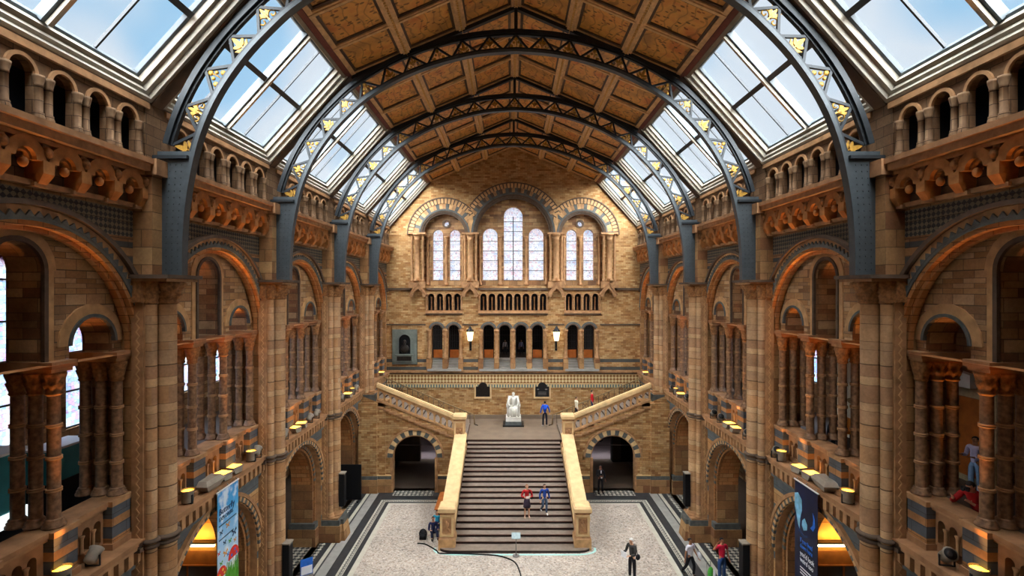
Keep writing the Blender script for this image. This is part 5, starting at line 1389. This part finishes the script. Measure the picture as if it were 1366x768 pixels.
# local frame: x along the hall wall as read from the hall, z up, face towards -y
bl = empty('hanging_banner', (-8.86, 15.63, 6.02), PI / 2, 'tall sky-blue banner with butterflies, red toadstools and grass hanging from the balcony', 'banner')
b = MB(); b.box(-.57, .57, -.006, .006, -3.3, -.05, 'bfly'); b.obj('cloth', bl)
b = MB(); b.tube([(-.6, 0, -.03), (.6, 0, -.03)], .025, 'white', 8)
for x in (-.5, 0, .5): b.tube([(x, 0, -.03), (x, .02, .06)], .012, 'greybody', 6)
b.obj('rod', bl)
RB = (PI / 2, 0, 0)
text('Butterfly', .27, M['dkblue'], bl, (-.5, -.012, -.74), RB, sx=.9)
text('EXPLORERS', .16, M['dkblue'], bl, (-.5, -.012, -.92), RB, sx=.92)
for x1, z in ((.45, -1.08), (.3, -1.5)):
    b = MB(); b.box(-.5, x1, -.012, -.006, z, z + .03, 'dkblue'); b.obj('caption_line', bl)
def bfly(x, z, q, m):
    b = MB()
    for e in (-1, 1):
        pts = [(x, z), (x + e * .07 * q, z + .07 * q), (x + e * .09 * q, z + .02 * q), (x + e * .03 * q, z), (x + e * .07 * q, z - .06 * q), (x + e * .03 * q, z - .06 * q)]
        b.prism(pts, PY, -.012, -.006, m)
    b.obj('printed_butterfly', bl)
for i, (x, z, q, m) in enumerate(((-.38, -1.28, 1, 'dkblue'), (-.02, -1.2, 1.2, 'porange'), (.33, -1.58, 1.6, 'dkblue'), (-.2, -1.66, .9, 'dkblue'), (.1, -1.75, .9, 'pgreen'), (-.15, -2.0, 1.4, 'porange'), (.38, -1.85, .9, 'porange'), (-.38, -2.2, .9, 'pgreen'), (-.5, -1.85, .8, 'pred'), (-.02, -2.1, .8, 'brblue'))): bfly(x, z, q, m)
def cap(x, z, r, m, m2):
    b = MB()
    b.prism([(x + r * math.cos(PI * i / 14), z + r * 1.15 * math.sin(PI * i / 14)) for i in range(15)], PY, -.014, -.006, m)
    for (dx, dz, rr) in ((-.4, .35, .16), (.2, .7, .15), (.5, .25, .13)): b.prism([(x + r * dx + r * rr * math.cos(i * .628), z + r * dz + r * rr * math.sin(i * .628)) for i in range(10)], PY, -.018, -.012, m2)
    b.prism([(x - r * .3, z), (x + r * .3, z), (x + r * .35, z - r * 1.2), (x - r * .35, z - r * 1.2)], PY, -.012, -.006, 'pwhite')
    b.obj('printed_toadstool', bl)
cap(.3, -2.34, .3, 'pred', 'brblue'); cap(-.36, -2.62, .28, 'pred', 'pyellow')
b = MB()
for i in range(22):
    x = -.2 + .034 * i; b.prism([(x, -3.3), (x + .06, -3.3), (x + .05 + .05 * math.sin(i * 2.1), -2.45 + .12 * math.sin(i * 1.7))], PY, -.02, -.006, 'pgreen')
b.obj('printed_grass', bl)
br = empty('hanging_banner', (8.86, 15.63, 6.02), -PI / 2, 'tall dark navy banner with a glowing blue fish and white words hanging from the balcony', 'banner')
b = MB(); b.box(-.6, .6, -.006, .006, -3.3, -.05, 'deep'); b.obj('cloth', br)
b = MB(); b.tube([(-.64, 0, -.03), (.64, 0, -.03)], .025, 'white', 8)
for x in (-.5, 0, .5): b.tube([(x, 0, -.03), (x, .02, .06)], .012, 'greybody', 6)
b.obj('rod', br)
PQ = lambda s, d, z: (s, d, z * .78)
b = MB()
b.prism([(-.6, -.6), (-.42, -.5), (-.22, -.7), (-.2, -1.1), (-.3, -1.5), (-.32, -1.9), (-.42, -1.75), (-.5, -1.4), (-.6, -1.1)], PQ, -.014, -.006, 'iceblue')
b.prism([(-.18, -1.5), (-.06, -1.35), (.08, -1.55), (.06, -1.75), (-.1, -1.85), (-.2, -1.7)], PQ, -.014, -.006, 'iceblue')
b.prism([(.36, -.9), (.46, -1.1), (.48, -1.4), (.38, -1.6), (.24, -1.55), (.36, -1.4), (.4, -1.15)], PQ, -.014, -.006, 'brblue')
b.prism([(-.5, -1.2), (-.34, -1.9), (-.1, -2.05), (.1, -1.95), (.1, -2.02), (-.12, -2.14), (-.4, -2.0)], PQ, -.012, -.006, 'dkblue')
b.obj('printed_fish', br)
text('If you lived\ndown here', .2, M['brblue'], br, (-.3, -.012, -1.86), RB, sx=.74)
text("you'd look\nweird too", .215, M['pwhite'], br, (-.3, -.012, -2.28), RB, sx=.8)
for i in range(3):
    b = MB(); b.box(-.3, .45, -.012, -.006, -2.66 - .09 * i, -2.63 - .09 * i, 'pwhite'); b.obj('caption_line', br)
# ------------------------------------------------------------------ lamps on the balcony ledges
def flood_proto():
    r = empty('floodlight')
    b = MB(); b.lathe([(.14, .04), (.15, .06), (.15, .3), (.17, .32), (.17, .38)], 'greybody', n=16, cap=False); b.lathe([(.02, .03), (.15, .05)], 'greybody', n=16); b.obj('housing', r)
    b = MB(); b.lathe([(.15, .345), (.01, .35)], 'lampglow', n=16); b.obj('lens', r)
    b = MB(); b.box(-.16, -.14, -.03, .03, 0, .25, 'black'); b.box(.14, .16, -.03, .03, 0, .25, 'black'); b.box(-.16, .16, -.03, .03, 0, .03, 'black'); b.obj('yoke', r)
    return r
def boxlamp_proto():
    r = empty('box_floodlight')
    b = MB(); b.taper(-.22, .22, -.14, .14, .04, -.2, .2, -.2, .2, .2, 'greybody'); b.box(-.22, .22, -.22, .22, .2, .24, 'greybody'); b.obj('housing', r)
    b = MB(); b.box(-.18, .18, -.18, .18, .238, .246, 'lampglow'); b.obj('lens', r)
    b = MB(); b.box(-.05, .05, -.05, .05, 0, .06, 'black'); b.obj('foot', r)
    return r
def spot_proto():
    r = empty('spotlight')
    R = Matrix.Rotation(.9, 3, 'X')
    b = MB(); b.lathe([(.06, -.16), (.12, -.12), (.13, .12), (.15, .16)], 'greybody', n=14); 
    b.v = [tuple(R @ Vector(v) + Vector((0, 0, .22))) for v in b.v]; b.obj('housing', r)
    b = MB(); b.lathe([(.12, .165), (.02, .166)], 'black', n=14); b.v = [tuple(R @ Vector(v) + Vector((0, 0, .22))) for v in b.v]; b.obj('lens', r)
    b = MB(); b.box(-.15, -.13, -.02, .02, 0, .24, 'black'); b.box(.13, .15, -.02, .02, 0, .24, 'black'); b.box(-.15, .15, -.02, .02, 0, .02, 'black'); b.obj('yoke', r)
    return r
def shade_proto():
    r = empty('uplight_trough')
    b = MB(); b.taper(-.16, .16, -.28, .28, .02, -.24, .24, -.46, .46, .22, 'greybody'); b.taper(-.24, .24, -.46, .46, .22, -.14, .14, -.34, .34, .34, 'greybody'); b.obj('housing', r)
    b = MB(); b.box(-.08, .08, -.2, .2, 0, .03, 'black'); b.obj('foot', r)
    return r
FL, BX, SPT, SHD = flood_proto(), boxlamp_proto(), spot_proto(), shade_proto()
def lamp(x, y, z, power, col=(1, .40, .09), size=.12, spot=None, aim=(0, 0, 1), blend=.6):
    L = bpy.data.lights.new('lamp_light', 'SPOT' if spot else 'POINT'); L.energy = power; L.color = col; L.shadow_soft_size = size
    if spot: L.spot_size = spot; L.spot_blend = blend
    o = bpy.data.objects.new('lamp_light', L); COL.objects.link(o); o.location = (x, y, z)
    o.rotation_euler = Vector(aim).to_track_quat('-Z', 'Y').to_euler(); o['kind'] = 'helper'
    return o
PWL = 950
lay = {0: [('spot', -.2), ('flood', .6), ('spot', 1.35), ('box', -1.3)], 1: [('flood', -1.55), ('shade', -.55), ('box', .15), ('box', .75), ('flood', 1.9), ('spot', 2.3)], 2: [('spot', -1.6), ('box', -.7), ('box', .0), ('spot', .9), ('spot', 1.7)], 3: [('spot', -.9), ('box', 0.1), ('flood', .9), ('spot', 1.6)], 4: [('box', 1.2)]}
pr = {'flood': FL, 'box': BX, 'spot': SPT, 'shade': SHD}
nmz = {'flood': 'drum floodlight with glowing top', 'box': 'square floodlight with yellow top', 'spot': 'unlit grey spotlight', 'shade': 'lidded grey uplight trough'}
ordn = ['first', 'second', 'third', 'fourth', 'fifth', 'sixth']
for bi, ls in lay.items():
    for k, rz in SIDES:
        e = -1 if k == 'L' else 1
        for q, (kd, s) in enumerate(ls):
            y = BAYS[bi] + s
            nth = [z for z in ls if z[0] == kd].index((kd, s)); many = len([z for z in ls if z[0] == kd]) > 1
            place(pr[kd], (e * 9.13, y, 6.1), (rz + (random.random() - .5) * .5), '%s, %sunder the %s, %s' % (nmz[kd], ('%s ' % ordn[nth]) if many else '', BN[bi], SN[k]), 'spotlight' if kd == 'spot' else 'floodlight', 'lamps on the balcony ledges')
            if kd in ('flood', 'box'): lamp(e * 9.1, y, 6.6, PWL, spot=.5, aim=(e * .03, 0, 1), blend=.9)
for bi, ss in ((0, (1.77,)), (1, (-1.77, 1.77)), (2, (-1.77, 1.77)), (3, (-1.77, 1.77)), (4, (-1.77, 1.77))):
    for e in (-1, 1):
        for q in ss: lamp(e * 9.95, BAYS[bi] + (2.15 if bi == 0 and e > 0 else q), 7.4, 300, (1, .36, .06), .1, spot=.42, aim=(0, 0, 1), blend=.8)
# ------------------------------------------------------------------ loudspeakers on the piers, screen, small things on the floor
for i, (y, zb, zt) in enumerate(((18.7, .9, 2.75), (24.8, 1.55, 3.1))):
    for k, rz in SIDES:
        e = -1 if k == 'L' else 1
        r = empty('column_loudspeaker', (e * 8.36, y - .05, zb), rz, 'slim black column loudspeaker, %s, %s' % (['lower and longer one', 'higher and shorter one'][i], SN[k]), 'loudspeaker', 'column loudspeakers')
        b = MB(); b.box(-.13, .12, -.16, .16, 0, zt - zb, 'black'); b.obj('cabinet', r)
        b = MB(); b.box(-.14, -.13, -.13, .13, .06, zt - zb - .06, 'blackmat'); b.obj('grille', r)
        b = MB(); b.box(-.15, .13, -.18, .18, zt - zb, zt - zb + .05, 'greybody'); b.obj('cap', r)
for k, e in (('L', -1),):
    r = empty('screen_panel', (-9.28, 29.05, 0), PI / 2, 'tall plain black screen standing in the arch beside the staircase', 'screen')
    b = MB(); b.box(-.04, .04, -.58, .58, .06, 2.05, 'blackmat'); b.obj('panel', r)
    b = MB(); b.box(-.3, .3, -.5, -.4, 0, .06, 'black'); b.box(-.3, .3, .4, .5, 0, .06, 'black'); b.obj('foot', r)
r = empty('sign_stand', (.05, 23.0, 0), 0, 'slim grey stand with tilted pale sign plate before the bottom step', 'sign')
b = MB(); b.lathe([(.16, 0), (.16, .02), (.03, .04)], 'greypanel', n=16); b.tube([(0, 0, .03), (0, 0, .85)], .022, 'greypanel', 8); b.obj('post', r)
b = MB(); vs = [(-.2, -.12, .82), (.2, -.12, .82), (.2, .1, 1.0), (-.2, .1, 1.0)]; b.add(vs + [(x, y - .01, z + .02) for x, y, z in vs], [(3, 2, 1, 0), (4, 5, 6, 7), (0, 1, 5, 4), (1, 2, 6, 5), (2, 3, 7, 6), (3, 0, 4, 7)], pm('9fb0b2')); b.obj('sign_plate', r)
b = MB(); pts = spline([(-4.6, 24.1), (-4.2, 24.0), (-3.62, 23.45), (-3.4, 23.18), (-2.6, 23.15), (-1.2, 23.05), (-.5, 22.85), (0, 22.4), (.2, 21.6), (.24, 21.0), (.25, 19.5)], 8)
b.tube([(p.x, p.y, .03) for p in pts], .03, 'blackmat', 8); tag(b.obj('floor_cable'), 'black cable curling over the terrazzo from the newel towards the viewer', 'cable')
s = plain('pale_cyan_tape', 'a8dcd6', .5, var=.05)
b = MB(); pts = [(-3.72, 23.72), (-3.7, 23.45), (-3.55, 23.28), (-3.3, 23.16), (-2.9, 23.1), (2.9, 23.1), (3.3, 23.16), (3.55, 23.28), (3.7, 23.45), (3.72, 23.72)]
for (x0, y0), (x1, y1) in zip(pts, pts[1:]):
    d = Vector((x1 - x0, y1 - y0)).normalized(); w = Vector((-d.y, d.x)) * .05
    b.add([(x0 - w.x, y0 - w.y, .006), (x1 - w.x, y1 - w.y, .006), (x1 + w.x, y1 + w.y, .006), (x0 + w.x, y0 + w.y, .006)], [(0, 1, 2, 3)], s)
    b.add([(x0 - w.x, y0 - w.y, 0), (x1 - w.x, y1 - w.y, 0), (x1 - w.x, y1 - w.y, .006), (x0 - w.x, y0 - w.y, .006)], [(0, 1, 2, 3)], s)
tag(b.obj('floor_tape'), 'pale cyan tape line following the curved bottom step', 'tape')
r = empty('wooden_counter', (-3.78, 26.8, 0), 0, 'long narrow orange wooden counter against the stair flank', 'counter')
b = MB(); b.box(-.26, .26, -1.1, 1.1, .9, .96, 'orangewood'); b.obj('top', r)
b = MB(); b.box(-.2, .22, -1.0, 1.0, .05, .9, 'bronze'); b.obj('cabinet', r)
r = empty('leaflet_stand', (-8.78, 21.45, 0), .6, 'blue and white printed stand on the mosaic by the pier', 'stand')
b = MB(); b.box(-.25, .25, -.02, .02, .02, .7, 'brblue'); b.obj('panel', r); b = MB(); b.box(-.22, .22, -.03, -.02, .06, .4, 'pwhite'); b.obj('print', r); b = MB(); b.box(-.25, .25, -.15, .15, 0, .03, 'greypanel'); b.obj('foot', r)
r = empty('folded_pushchair', (8.05, 21.0, 0), .4, 'green and white bag on a small trolley on the mosaic floor', 'bag')
b = MB(); b.ell((0, 0, .34), (.14, .1, .26), pm('4aa03a'), 12, 8); b.ell((.1, -.04, .3), (.08, .1, .2), pm('e6e6e6'), 10, 6); b.obj('bag', r)
b = MB(); b.tube([(-.1, .1, .05), (-.1, .12, .75), (.1, .12, .75), (.1, .1, .05)], .015, 'greypanel', 6); b.obj('handle', r)
for e in (-1, 1):
    b = MB(); b.tube([(e * .14 - .015, .1, .06), (e * .14 + .015, .1, .06)], .06, 'black', 12); b.obj('wheel', r)
r.name = 'trolley_bag'
# lit shop fronts in the ground floor aisle behind the banners
for k, e in (('L', -1), ('R', 1)):
    r = empty('kiosk', (e * 12.5, 18.4, 0), 0, 'timber kiosk front lit by a strip light inside the banner arch, %s' % SN[k], 'kiosk')
    b = MB(); b.box(-1.94, 1.94, 0, .2, 2.1, 5.75, 'yellowwood'); b.box(-1.94, 1.94, -.05, 0, 2.05, 2.1, 'orangewood'); b.box(-1.94, 1.94, -.02, 0, 2.1, 2.6, 'orangewood')
    for z in (3.6, 4.1, 4.6): b.box(-1.94, 1.94, -.01, 0, z, z + .02, 'orangewood')
    b.obj('board', r)
    for q in range(3):
        b = MB(); b.box(-1.9 + q * 1.27, -.68 + q * 1.27, .05, .12, .05, 2.05, 'greypanel'); b.box(-1.94 + q * 1.27, -1.9 + q * 1.27, 0, .14, 0, 2.05, 'orangewood'); b.obj('door', r)
    b = MB(); b.box(-1.75 if e > 0 else -.25, .25 if e > 0 else 1.75, -.24, 0, 2.93, 2.99, 'black'); b.obj('lamp_batten', r)
    b = MB(); b.tube([(-1.7 if e > 0 else -.2, -.16, 2.87), (.2 if e > 0 else 1.7, -.16, 2.87)], .05, 'tube', 10); b.obj('strip_lamp', r)
    L = bpy.data.lights.new('strip_light', 'AREA'); L.shape = 'RECTANGLE'; L.size = 1.9; L.size_y = .1; L.energy = 38; L.color = (1, .62, .2)
    o = bpy.data.objects.new('strip_light', L); COL.objects.link(o); o.location = (e * 11.9, 18.05, 3.05); o.rotation_euler = (PI * .5 + .9, 0, 0)
    L = bpy.data.lights.new('passage_light', 'AREA'); L.size = 1.2; L.energy = 5; L.color = (1, .85, .9)
    o = bpy.data.objects.new('passage_light', L); COL.objects.link(o); o.location = (e * 6, 39.2, 3.1)  # added area lamp standing in for daylight on the far passage floor
# display cases in the galleries
for i, (x, y, w, z1, lab) in enumerate(((-11.2, 10.6, 1.4, 8.5, 'teal-lit glass display case with a white glowing shelf behind the column cluster'), (-11.7, 13.0, 1.3, 8.05, 'teal display panel on a black base behind the second cluster opening'))):
    r = empty('display_case', (x, y, 6.1), 0, lab, 'display case')
    b = MB(); b.box(-.35, .35, -w / 2, w / 2, 0, .85, 'blackmat'); b.obj('base', r)
    b = MB(); b.box(-.3, .3, -w / 2 + .05, w / 2 - .05, 1.15, z1 - 6.1, 'tealglass'); b.box(-.36, .36, -w / 2, w / 2, z1 - 6.1, z1 - 6.05, 'white'); b.obj('glass_box', r)
    b = MB(); b.box(-.34, .34, -w / 2, w / 2, .85, 1.15, 'litshelf' if i == 0 else 'blackmat'); b.obj('shelf', r)
r = empty('exhibition_stand', (14.0, 16.4, 6.1), 0, 'beige and orange exhibition wall with white canopy behind the visitors in the gallery', 'exhibition stand')
b = MB(); b.box(-.1, .1, -1.6, .1, 0, 2.9, pm('b8a884')); b.obj('panel', r)
b = MB(); b.box(-.16, -.1, -1.2, -.35, .2, 2.6, 'orangewood'); b.obj('door', r)
b = MB(); b.prism([(-1.2, 2.95), (.3, 2.95), (.3, 3.6), (-1.2, 3.35)], lambda s, d, z: (d, s, z), -.5, -.3, 'white'); b.obj('canopy', r)
b = MB(); b.box(-.14, -.1, -.3, .05, 1.2, 2.2, 'blackmat'); b.obj('notice', r)
r = empty('exhibition_stand', (13.4, 19.9, 6.1), 0, 'pale lit map wall with orange chair seen past the banner in the gallery', 'exhibition stand')
b = MB(); b.box(-.1, .1, -1.4, 1.4, 0, 3.2, pm('cfd0c0')); b.box(-.3, -.1, -1.4, 1.4, 3.1, 3.4, 'white'); b.obj('panel', r)
b = MB(); b.ell((-.12, -.2, 2.1), (.02, .3, .14), pm('7d6a4a'), 10, 6); b.ell((-.12, .2, 1.5), (.02, .35, .12), pm('7d6a4a'), 10, 6); b.obj('print', r)
b = MB(); b.box(-.9, -.5, -.3, .1, .35, .45, 'porange'); b.box(-.55, -.5, -.3, .1, .45, .95, 'porange'); 
for sx, sy in ((-.88, -.28), (-.52, -.28), (-.88, .08), (-.52, .08)): b.box(sx - .02, sx + .02, sy - .02, sy + .02, 0, .35, 'black')
b.obj('chair', r)
# ------------------------------------------------------------------ daylight, camera
w = bpy.data.worlds.new('sky'); sc.world = w; w.use_nodes = True; t = w.node_tree; t.nodes.clear()
out = t.nodes.new('ShaderNodeOutputWorld'); bg = t.nodes.new('ShaderNodeBackground'); tc = t.nodes.new('ShaderNodeTexCoord')
nz = t.nodes.new('ShaderNodeTexNoise'); nz.inputs['Scale'].default_value = 4.2; nz.inputs['Detail'].default_value = 2.0; nz.inputs['Roughness'].default_value = .45
rp = t.nodes.new('ShaderNodeValToRGB'); r0 = rp.color_ramp
r0.elements[0].position = .33; r0.elements[0].color = (.38, .62, .84, 1); r0.elements[1].position = .49; r0.elements[1].color = (.74, .80, .87, 1)
t.links.new(tc.outputs['Generated'], nz.inputs[0]); t.links.new(nz.outputs[0], rp.inputs[0]); sx = t.nodes.new('ShaderNodeSeparateXYZ'); t.links.new(tc.outputs['Generated'], sx.inputs[0])
mr = t.nodes.new('ShaderNodeMapRange'); mr.inputs[1].default_value = .12; mr.inputs[2].default_value = .24; t.links.new(sx.outputs[2], mr.inputs[0])
mx = t.nodes.new('ShaderNodeMix'); mx.data_type = 'RGBA'; t.links.new(mr.outputs[0], mx.inputs[0]); mx.inputs[6].default_value = (.95, .96, 1, 1); t.links.new(rp.outputs[0], mx.inputs[7]); t.links.new(mx.outputs[2], bg.inputs[0]); t.links.new(bg.outputs[0], out.inputs[0])
bg.inputs[1].default_value = WORLD
S = bpy.data.lights.new('overcast_daylight', 'SUN'); S.energy = SUN; S.angle = math.radians(SUNA); S.color = (1, .98, .96)
o = bpy.data.objects.new('overcast_daylight', S); COL.objects.link(o); o.location = (0, 15, 30); o.rotation_euler = (math.radians(SUNX), 0, 0)
if PORTALS:
    for y in BAYS:
        for e in (-1, 1):
            A_ = bpy.data.lights.new('skylight_portal', 'AREA'); A_.shape = 'RECTANGLE'; A_.size = 4.8; A_.size_y = 3.7; A_.cycles.is_portal = True
            c = SK(0, 2.27, .6); o = bpy.data.objects.new('skylight_portal', A_); COL.objects.link(o); o.location = (e * c[0], y, c[2])
            o.rotation_euler = Vector((-e * ST, 0, -CT)).to_track_quat('-Z', 'X').to_euler()
cam = bpy.data.cameras.new('camera'); co = bpy.data.objects.new('camera', cam); COL.objects.link(co); sc.camera = co
co.location = (-.2, 0, 12); co.rotation_euler = (PI / 2, 0, 0)
cam.sensor_fit = 'HORIZONTAL'; cam.sensor_width = 36; cam.lens = 680 / 1366 * 36; cam.clip_end = 400
cam.shift_x = 2.0 / 1366; cam.shift_y = 2.5 / 1366
sc.view_settings.exposure = EXPO
try:
    sc.cycles.max_bounces = 8; sc.cycles.diffuse_bounces = 5; sc.cycles.transparent_max_bounces = 16; sc.cycles.use_denoising = True
    sc.cycles.sample_clamp_indirect = 6
except Exception: pass
